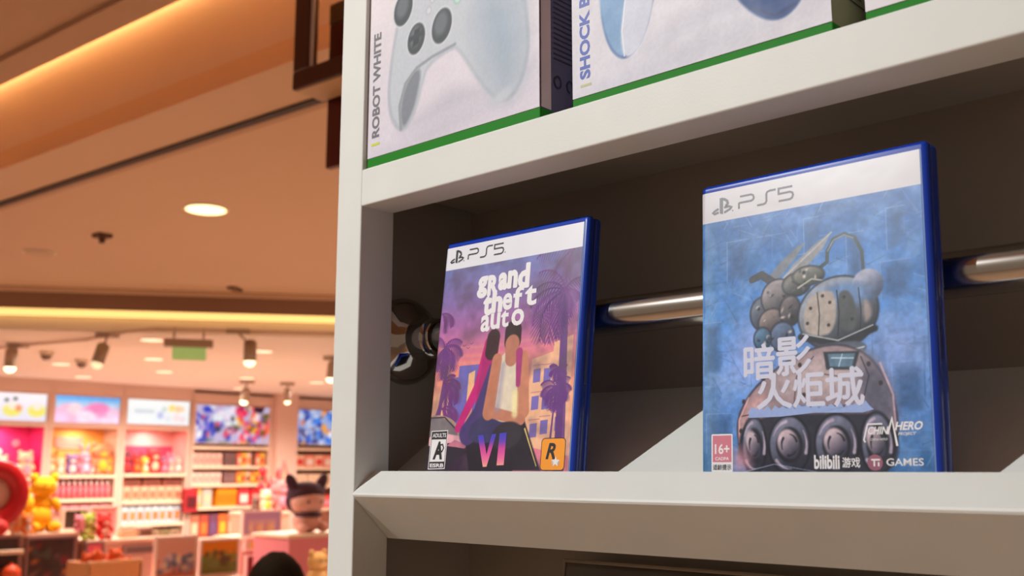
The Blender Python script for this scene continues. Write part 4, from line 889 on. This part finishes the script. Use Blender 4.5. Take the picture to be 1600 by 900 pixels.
p = on(0, XF+.12, 17, 896); bm = BM(); ball(bm, (0, 0, 0), .085, (1, 1, .9)); ball(bm, (0, 0, .075), .02); tag(obj('orange_ball', bm, mat('orange_ball', (246, 90, 40), .5), loc=p), 'orange ball shaped toy below the cream ledge', 'toy')
# big yellow toy, made plain and generic
p = on(0, -10.15, 62, 833); y_ = on(0, -10.15, 62, 833).y
t = thing('yellow_soft_toy', 'large bright yellow soft toy sitting on the left counter', 'soft toy', (-10.2, y_, z1_))
M_ye = mat('yellow_plush', (250, 180, 16), .9, var=.08, scale=9)
bm = BM(); ball(bm, (0, 0, .13), .14, (.9, 1.0, .95), 0, 20); ball(bm, (0, .02, .26), .10, (.9, 1, 1.1), 0, 20); obj('body', bm, M_ye, t)
bm = BM(); ball(bm, (.0, .03, .42), .12, (.9, 1.0, .86), 0, 20); obj('head', bm, M_ye, t)
for s in (1, -1):
    bm = BM(); ball(bm, (0, .03+s*.095, .51), .045, (.6, 1, 1), 0, 12); obj('ear', bm, M_ye, t)
    bm = BM(); ball(bm, (.07, s*.13, .25), .045, (1, .9, 1.7), 0, 12, rot=(s*R(20), 0, 0)); obj('arm', bm, M_ye, t)
    bm = BM(); ball(bm, (.13, s*.10, .05), .06, (1.5, .9, .8), 0, 12); obj('leg', bm, M_ye, t)
    bm = BM(); ball(bm, (.11, .03+s*.04, .44), .01, seg=8); obj('eye', bm, mat('toy_eye', (24, 18, 20), .3), t)
# olive and peach things behind and beside it
toy(on(0, -10.5, 33, 800).y, z1_, .42, (196, 160, 30), (230, 190, 60), 'olive yellow soft toy behind the big yellow one', X=-10.55)
toy(on(0, -10.1, 14, 833).y, z1_, .2, PEA, ORc, 'small peach soft toy at the left of the yellow toy', X=-9.98); toy(on(0, -10.1, 30, 833).y, z1_, .2, ORc, WH, 'small orange soft toy right beside the yellow toy', X=-9.95)
p = on(0, -9.9, -6, 833); bm = BM(); ball(bm, (0, 0, .07), .1, (1, 1, .8)); ball(bm, (0, 0, .15), .03); tag(obj('red_cushion_toy', bm, mat('red_cushion', (200, 30, 24), .7), loc=(p.x, p.y, z1_)), 'red round cushion toy cut by the left edge of the picture', 'soft toy')
# red ring sign
p = on(0, -9.3, -14, 775); t = thing('ring_sign', 'round red ring sign with a pale face cut by the left edge of the picture', 'sign', p)
bm = BM(); lathe(bm, [(.03, .15), (.05, .17), (.05, .30), (.03, .32), (0, .32), (0, .15), (.03, .15)], (0, 0, 0), 64); obj('ring', bm, mat('deep_red_gloss', (190, 6, 24), .35), t)
bm = BM(); lathe(bm, [(.005, 0), (.02, 0), (.02, .16), (.005, .16), (.005, 0)], (0, 0, 0), 48); obj('face', bm, mat('ring_face', (214, 164, 150), .5), t)
bm = BM(); cyl(bm, (-.01, 0, -.3), (-.01, 0, z1_-p.z-.0), .018, seg=12); obj('pole', bm, M_be, t)
bm = BM(); cyl(bm, (0, 0, z1_-p.z-.0), (0, 0, z1_-p.z+.02), .08, seg=24); obj('foot', bm, M_be, t)
t.location.x = -9.95; q_ = on(0, -9.95, -12, 770); t.location.y = q_.y
# small stands in the middle distance
def st(X, x0, y0, x1, y1, c1, c2, lb, z=None, name='product_box', cat='box', d=.1):
    a, b, z0, z1 = rect(X, x0, y0, x1, y1); z0 = z0 if z is None else z
    return pack(a, b, z0, z1-z0, c1, c2, lb, X=X, d=d, name=name, cat=cat)
st(-10.1, 78, 798, 96, 834, (240, 180, 190), WH, 'pale pink box on the counter right of the yellow toy', z1_)
board(-10.2, 99, 798, 136, 834, mat('dark_screen', (66, 46, 44), .4), M_gl, 'dark picture frame standing at the right end of the left counter', None, 'picture_frame', 'picture frame', z1_)
toy(on(0, -9.95, 117, 833).y, z1_, .17, PKc, PKc, 'small pink soft toy in front of the dark picture frame', X=-9.88)
c2_, z2_ = counter('display_table', 'narrow beige table right of the left counter', -9.9, 138, 240, 842, M_beige, .6, 'table')
toy(on(0, -9.95, 139, 840).y, z2_, .27, (170, 180, 70), (214, 214, 120), 'small green yellow soft toy on the narrow table', X=-10.0)
board(-10.3, 142, 794, 182, 826, mat('salmon_card', (226, 150, 150), .5), M_gl, 'salmon coloured card standing behind the green yellow toy', None, 'display_card', 'card', z2_)
board(-9.86, 136, 850, 160, 872, mat('hot_pink_card', (236, 90, 120), .5), mat('mauve_frame', (150, 110, 110), .4), 'small hot pink card on the front of the narrow table', None, 'price_card', 'card')
t = toy(on(0, -9.8, 173, 842).y, z2_, .26, (226, 50, 44), (250, 180, 160), 'red soft toy with a peach belly standing on the narrow table', X=-9.96)
st(-10.0, 190, 828, 214, 842, (230, 170, 130), PEA, 'cream box on the narrow table right of the red toy', z2_)
st(-10.05, 216, 824, 240, 842, (170, 130, 110), BR, 'brown box at the right end of the narrow table', z2_)
board(-9.86, 198, 856, 238, 866, mat('grey_strip', (120, 96, 92), .4), mat('grey_frame', (150, 120, 114), .4), 'grey strip panel on the front of the narrow table', None, 'strip_panel', 'panel')
# basket with orange toys
a, b, z0, z1 = rect(-8.9, 136, 878, 221, 930)
t = thing('toy_basket', 'peach slatted basket heaped with orange soft toys', 'basket', (-9.1, (a+b)/2, 0)); W = (b-a)/2
bm = BM()
for k in range(14): y = -W+k*(2*W-.02)/13; box(bm, (.18, y, z0), (.2, y+.025, z1)); box(bm, (-.2, y, z0), (-.18, y+.025, z1))
for s in (-1, 1): box(bm, (-.2, s*W-.01, z0), (.2, s*W+.01, z1))
box(bm, (-.2, -W, z0-.02), (.2, W, z0)); box(bm, (.175, -W-.01, z1-.02), (.21, W+.01, z1+.015)); obj('slatted_tub', bm, mat('peach_basket', (248, 176, 120), .5), t)
bm = BM()
for sx in (-.16, .16):
    for sy in (-1, 1): box(bm, (sx-.02, sy*(W-.03)-.02, 0), (sx+.02, sy*(W-.03)+.02, z0-.02))
obj('legs', bm, M_be, t)
for k in range(8):
    y = (a+b)/2+(-W+.09)+k*(2*W-.18)/7; toy(y, z1-.17+.05*math.sin(k*1.4+.4), .24, (240, 110, 60), (250, 160, 110), 'orange soft toy in the heap on the peach basket', X=-9.1+.05*(k % 2), group='orange soft toys heaped in the basket', rz=k*1.3)
# poster boards
def pinkp(c, W, H):
    c.c[:] = np.array((236, 166, 152))/255.; m_ = c.Y < H*.48; c.c[m_] = np.array((232, 132, 104))/255.; rg = np.random.RandomState(3)
    for k in range(46): c.ell(rg.uniform(.02, W), rg.uniform(H*.18, H*.56), rg.uniform(.012, .04), rg.uniform(.012, .04), [(150, 130, 160), (244, 210, 220), (190, 160, 180), (230, 140, 150), (250, 220, 190), (110, 110, 140)][rg.randint(6)], soft=.012)
def ogp(c, W, H):
    c.c[:] = np.array((244, 136, 10))/255.; m_ = c.Y < H*.62; c.c[m_] = np.array((138, 138, 66))/255.; rg = np.random.RandomState(6)
    for k in range(22): c.ell(rg.uniform(.02, W), rg.uniform(H*.28, H*.72), rg.uniform(.012, .035), rg.uniform(.012, .035), [(240, 110, 70), (120, 110, 50), (196, 140, 40), (110, 70, 40), (150, 150, 90)][rg.randint(5)], soft=.012)
c3, z3_ = counter('display_table', 'low white table carrying the pink board and the orange and green board', -8.7, 248, 378, 905, M_gl, .5, 'table')
board(-8.9, 243, 841, 306, 905, mat('salmon_card', (226, 150, 150), .5), M_gl, 'pink poster board with small mauve figures along its foot', pinkp, base=z3_)
board(-8.9, 313, 845, 371, 905, mat('salmon_card', (226, 150, 150), .5), M_gl, 'orange over green poster board in a pale frame', ogp, base=z3_)
def lavp(c, W, H):
    c.c[:] = np.array((176, 140, 176))/255.; c.poly([(.05, .06), (W-.05, .06), (W-.05, H*.7), (.05, H*.7)], (196, 160, 170)); rg = np.random.RandomState(8)
    for k in range(7): c.ell(.1+k*(W-.2)/6, H*.32, .03, H*.2, [(226, 190, 150), (190, 140, 160), (220, 170, 120)][k % 3], soft=.02)
c4, z4_ = counter('display_shelf', 'small pink shelf unit under the lavender framed box', -9.6, 378, 440, 838, mat('salmon_unit', (236, 160, 150), .5), .5, 'shelf unit')
board(-9.7, 380, 800, 438, 838, mat('lavender_panel', (180, 144, 180), .5), M_gl, 'lavender framed box with a row of small figures', lavp, 'display_case', 'display case', z4_)
for k in range(7):
    y = on(0, -9.3, 383+k*8.6, 858).y
def wrmp(c, W, H):
    c.c[:] = np.array((226, 170, 160))/255.
    for k in range(9): c.ell(.04+k*(W-.08)/8, H*.5, .03, H*.3, [(190, 200, 150), (236, 190, 80), (240, 130, 130), (200, 190, 200)][k % 4], soft=.02)
board(-9.56, 384, 842, 438, 862, M_be, M_gl, 'strip of small pale figures on the front of the pink shelf unit', wrmp, 'figure_strip', 'panel')
board(-9.56, 384, 868, 438, 930, mat('dark_red_panel', (110, 24, 24), .5), M_gl, 'dark red panel low on the front of the pink shelf unit', None, 'low_board', 'panel')
# things behind: pile of pinkish toys and red decoration
c5, z5_ = counter('display_shelf', 'peach stand behind the lavender box holding a pile of pink toys', -11.2, 396, 452, 800, mat('peach_unit', (240, 176, 150), .5), .5, 'shelf unit')
for k, (x, h, c1, c2, lb) in enumerate([(402, .2, (120, 90, 84), BR, 'grey brown soft toy at the left of the peach stand'), (412, .28, PEA, YE, 'peach soft toy on the peach stand'), (423, .3, PKc, PEA, 'pink soft toy on the peach stand'), (434, .42, (206, 130, 130), PKc, 'taller rose soft toy on the peach stand'), (445, .36, (150, 80, 100), PKc, 'plum soft toy at the right of the peach stand')]):
    toy(on(0, -11.4, x, 800).y, z5_, h, c1, c2, lb, X=-11.45+.08*(k % 2))
# red garland shape and pointed pink sign
p = on(0, -12.6, 421, 800); t = thing('red_stand', 'red branching stand between the poster bay and the pier', 'stand', (p.x, p.y, 0)); zt = on(0, -12.6, 421, 736).z
bm = BM(); cyl(bm, (0, 0, 0), (0, 0, zt-.1), .02, seg=10); obj('pole', bm, mat('red_stand', (206, 40, 50), .5), t)
bm = BM(); cyl(bm, (0, 0, 0), (0, 0, .02), .15, seg=24); obj('foot', bm, mat('red_stand', (206, 40, 50), .5), t)
for k, (dy, z) in enumerate([(-.14, .0), (.14, -.04), (-.16, -.22), (.15, -.26)]):
    bm = BM(); cyl(bm, (0, 0, zt-.3+z*.6), (0, dy, zt+z), .018, seg=8); ball(bm, (0, dy, zt+z), .05, (1, 1, 1.5)); obj('branch', bm, mat('red_stand', (206, 40, 50), .5), t)
a, b, z0, z1 = rect(-12.3, 433, 717, 454, 800); t = thing('pointed_sign', 'tall pointed pink and cream sign in front of the square pier', 'sign', (-12.3, (a+b)/2, 0)); W = b-a
bm = BM(); prism(bm, [(-W/2, 0), (W/2, 0), (W/2, z0+(z1-z0)*.6), (0, z1), (-W/2, z0+(z1-z0)*.55)], 'x', -.03, 0); obj('board', bm, mat('rose_board', (206, 110, 104), .5), t)
bm = BM(); prism(bm, [(-W*.26, z0), (W*.26, z0), (W*.24, z0+(z1-z0)*.56), (0, z1-.12), (-W*.24, z0+(z1-z0)*.5)], 'x', 0.0, .004); obj('inner_face', bm, mat('cream_face', (244, 186, 150), .5), t)
# pink counter and the big dark hooded toy, kept plain
c6, z6_ = counter('pink_counter', 'pink counter beside the white upright under the big dark toy', -8.6, 452, 560, 833, M_pinkc, .6)
p = on(0, -8.75, 488, 833)
t = thing('hooded_soft_toy', 'big soft toy with a dark plum hood and pale face on the pink counter', 'soft toy', (-8.85, p.y, z6_))
M_pl = mat('plum_plush', (74, 44, 62), .9, scale=9); M_fc = mat('rose_beige_plush', (226, 168, 156), .9, scale=9)
S_ = .93
bm = BM(); ball(bm, (0, 0, .12*S_), .17*S_, (.8, 1.0, .75), 0, 20); obj('body', bm, M_fc, t)
bm = BM(); ball(bm, (0, 0, .33*S_), .20*S_, (.8, 1.05, .74), 0, 24); obj('face', bm, M_fc, t)
bm = BM(); ball(bm, (-.03, 0, .42*S_), .215*S_, (.78, 1.08, .62), 0, 24); ball(bm, (-.07, 0, .34*S_), .2*S_, (.7, 1.12, .8), 0, 20); obj('hood', bm, M_pl, t)
for s in (1, -1):
    bm = BM(); ball(bm, (-.02, s*.2*S_, .53*S_), .075*S_, (.6, .9, 1.6), 0, 14, rot=(-s*R(35), 0, 0)); obj('hood_flap', bm, M_pl, t)
    bm = BM(); ball(bm, (.13, s*.08, .33*S_), .016, seg=10); obj('eye', bm, mat('toy_eye', (24, 18, 20), .3), t)
    bm = BM(); ball(bm, (.1, s*.13, .05), .06, (1.3, .9, .8), 0, 14); obj('foot', bm, M_fc, t)
bm = BM(); ball(bm, (.02, 0, .19*S_), .13, (1, 1.15, .28), 0, 20); obj('collar', bm, M_pl, t)

# ------------------------------------------------------------------ shopper with dark hair, seen from behind
def skin_body(name, joints, edges, m, parent, sub=2):
    me = bpy.data.meshes.new(name); me.from_pydata([j[0] for j in joints], edges, []); o = bpy.data.objects.new(name, me); COL.objects.link(o); o.parent = parent
    md = o.modifiers.new('skin', 'SKIN'); md.use_smooth_shade = True
    for i, j in enumerate(joints):
        v = me.skin_vertices[0].data[i]; v.radius = j[1]; v.use_root = (i == 0)
    s_ = o.modifiers.new('sub', 'SUBSURF'); s_.levels = sub; s_.render_levels = sub
    me.materials.append(m); return o
pc = PT(1, 0, 0); r_ = ray(433, 866); dd = 2.55; hp = Vector((r_.x*dd, r_.y*dd, r_.z*dd+EZ))     # crown of the head
H = hp.z; print('shopper height', H)
t = thing('person', 'person seen from behind at the bottom edge, only the dark haired crown in view', 'person', (hp.x, hp.y, 0), (0, 0, R(48)))
k = H/1.7
J = [((0, 0, .92*k), (.15*k, .11*k)), ((0, 0, 1.12*k), (.13*k, .10*k)), ((0, 0, 1.34*k), (.16*k, .10*k)), ((0, 0, 1.45*k), (.06*k, .055*k)), ((0, .01, 1.50*k), (.05*k, .05*k)),
     ((-.18*k, 0, 1.38*k), (.055*k, .055*k)), ((-.22*k, .01, 1.1*k), (.042*k, .042*k)), ((-.22*k, .06, .86*k), (.03*k, .03*k)),
     ((.18*k, 0, 1.38*k), (.055*k, .055*k)), ((.22*k, .01, 1.1*k), (.042*k, .042*k)), ((.22*k, .06, .86*k), (.03*k, .03*k)),
     ((-.09*k, 0, .84*k), (.085*k, .085*k)), ((-.10*k, .01, .48*k), (.06*k, .06*k)), ((-.10*k, -.01, .09*k), (.042*k, .042*k)), ((-.10*k, .12, .035), (.04*k, .03*k)),
     ((.09*k, 0, .84*k), (.085*k, .085*k)), ((.10*k, .01, .48*k), (.06*k, .06*k)), ((.10*k, -.01, .09*k), (.042*k, .042*k)), ((.10*k, .12, .035), (.04*k, .03*k))]
Ed = [(0, 1), (1, 2), (2, 3), (3, 4), (2, 5), (5, 6), (6, 7), (2, 8), (8, 9), (9, 10), (0, 11), (11, 12), (12, 13), (13, 14), (0, 15), (15, 16), (16, 17), (17, 18)]
skin_body('body', J, Ed, mat('navy_jacket_cloth', (52, 52, 66), .8, scale=12), t)
M_sk = mat('skin', (222, 172, 144), .5, var=.03)
bm = BM(); hz = H-.125*k
ball(bm, (0, .01, hz), .088*k, (.86, 1.05, 1.32), 0, 28); ball(bm, (0, .085*k, hz-.03*k), .02*k, (.7, 1, 1.4), 0, 12)
for s in (1, -1): ball(bm, (s*.078*k, .0, hz-.01*k), .022*k, (.4, .8, 1.3), 0, 10)
cyl(bm, (0, 0, hz-.16*k), (0, .005, hz-.05*k), .05*k, seg=20); obj('head', bm, M_sk, t)
for s in (1, -1):                                             # hands: palm, four fingers and a thumb
    bm = BM(); hx, hy, hzz = s*.22*k, .065, .80*k
    ball(bm, (hx, hy, hzz), .036*k, (.45, .9, 1.2), 0, 14)
    for i, (dy, L) in enumerate(((.026, .062), (.009, .072), (-.008, .067), (-.024, .052))):
        a_ = Vector((hx, hy+dy*k, hzz-.03*k)); b_ = a_+Vector((-s*.006, 0, -L*.55*k)); c_ = b_+Vector((-s*.014, 0, -L*.45*k)); cyl(bm, a_, b_, .0085*k, .008*k, 10); cyl(bm, b_, c_, .008*k, .0065*k, 10); ball(bm, c_, .0065*k, seg=8); ball(bm, b_, .008*k, seg=8)
    a_ = Vector((hx, hy+.03*k, hzz+.01*k)); b_ = a_+Vector((-s*.012, .02*k, -.03*k)); cyl(bm, a_, b_, .010*k, .009*k, 10); ball(bm, b_, .009*k, seg=8); cyl(bm, b_, b_+Vector((-s*.006, .004, -.024*k)), .009*k, .007*k, 10)
    obj('hand', bm, M_sk, t)
bm = BM()
g = bmesh.ops.create_uvsphere(bm, u_segments=48, v_segments=32, radius=1)
for v in bm.verts:
    d = v.co.copy(); n_ = mnoise.noise(Vector((d.x*9, d.y*9, d.z*2.5)))*.03
    rr = Vector((.086*k*d.x, .104*k*d.y, .128*k*d.z))*(1+n_)
    if d.y > .35 and d.z < .35: rr = rr*.9                     # leave the face free
    v.co = rr+Vector((0, -.004*k, hz+.004*k))
dl = [f for f in bm.faces if f.calc_center_median().z < hz-.045*k or (f.calc_center_median().y > .045*k and f.calc_center_median().z < hz+.055*k)]
bmesh.ops.delete(bm, geom=dl, context='FACES'); obj('hair', bm, mat('black_brown_hair', (18, 10, 8), .75, var=.4, scale=60, bump=.4, spec=.15), t, smooth=True)
# fawn toy beside the upright
p = on(0, -5.2, 500, 862)
c7, z7_ = counter('round_stand', 'low stand hidden under the fawn soft toy beside the upright', -5.2, 470, 560, 925, M_be, .4, 'stand')
toy(on(0, -5.3, 503, 925).y, z7_, (p.z-z7_)*1.02, (196, 150, 96), (214, 170, 120), 'fawn soft toy at the bottom edge right beside the white upright', X=-5.35)
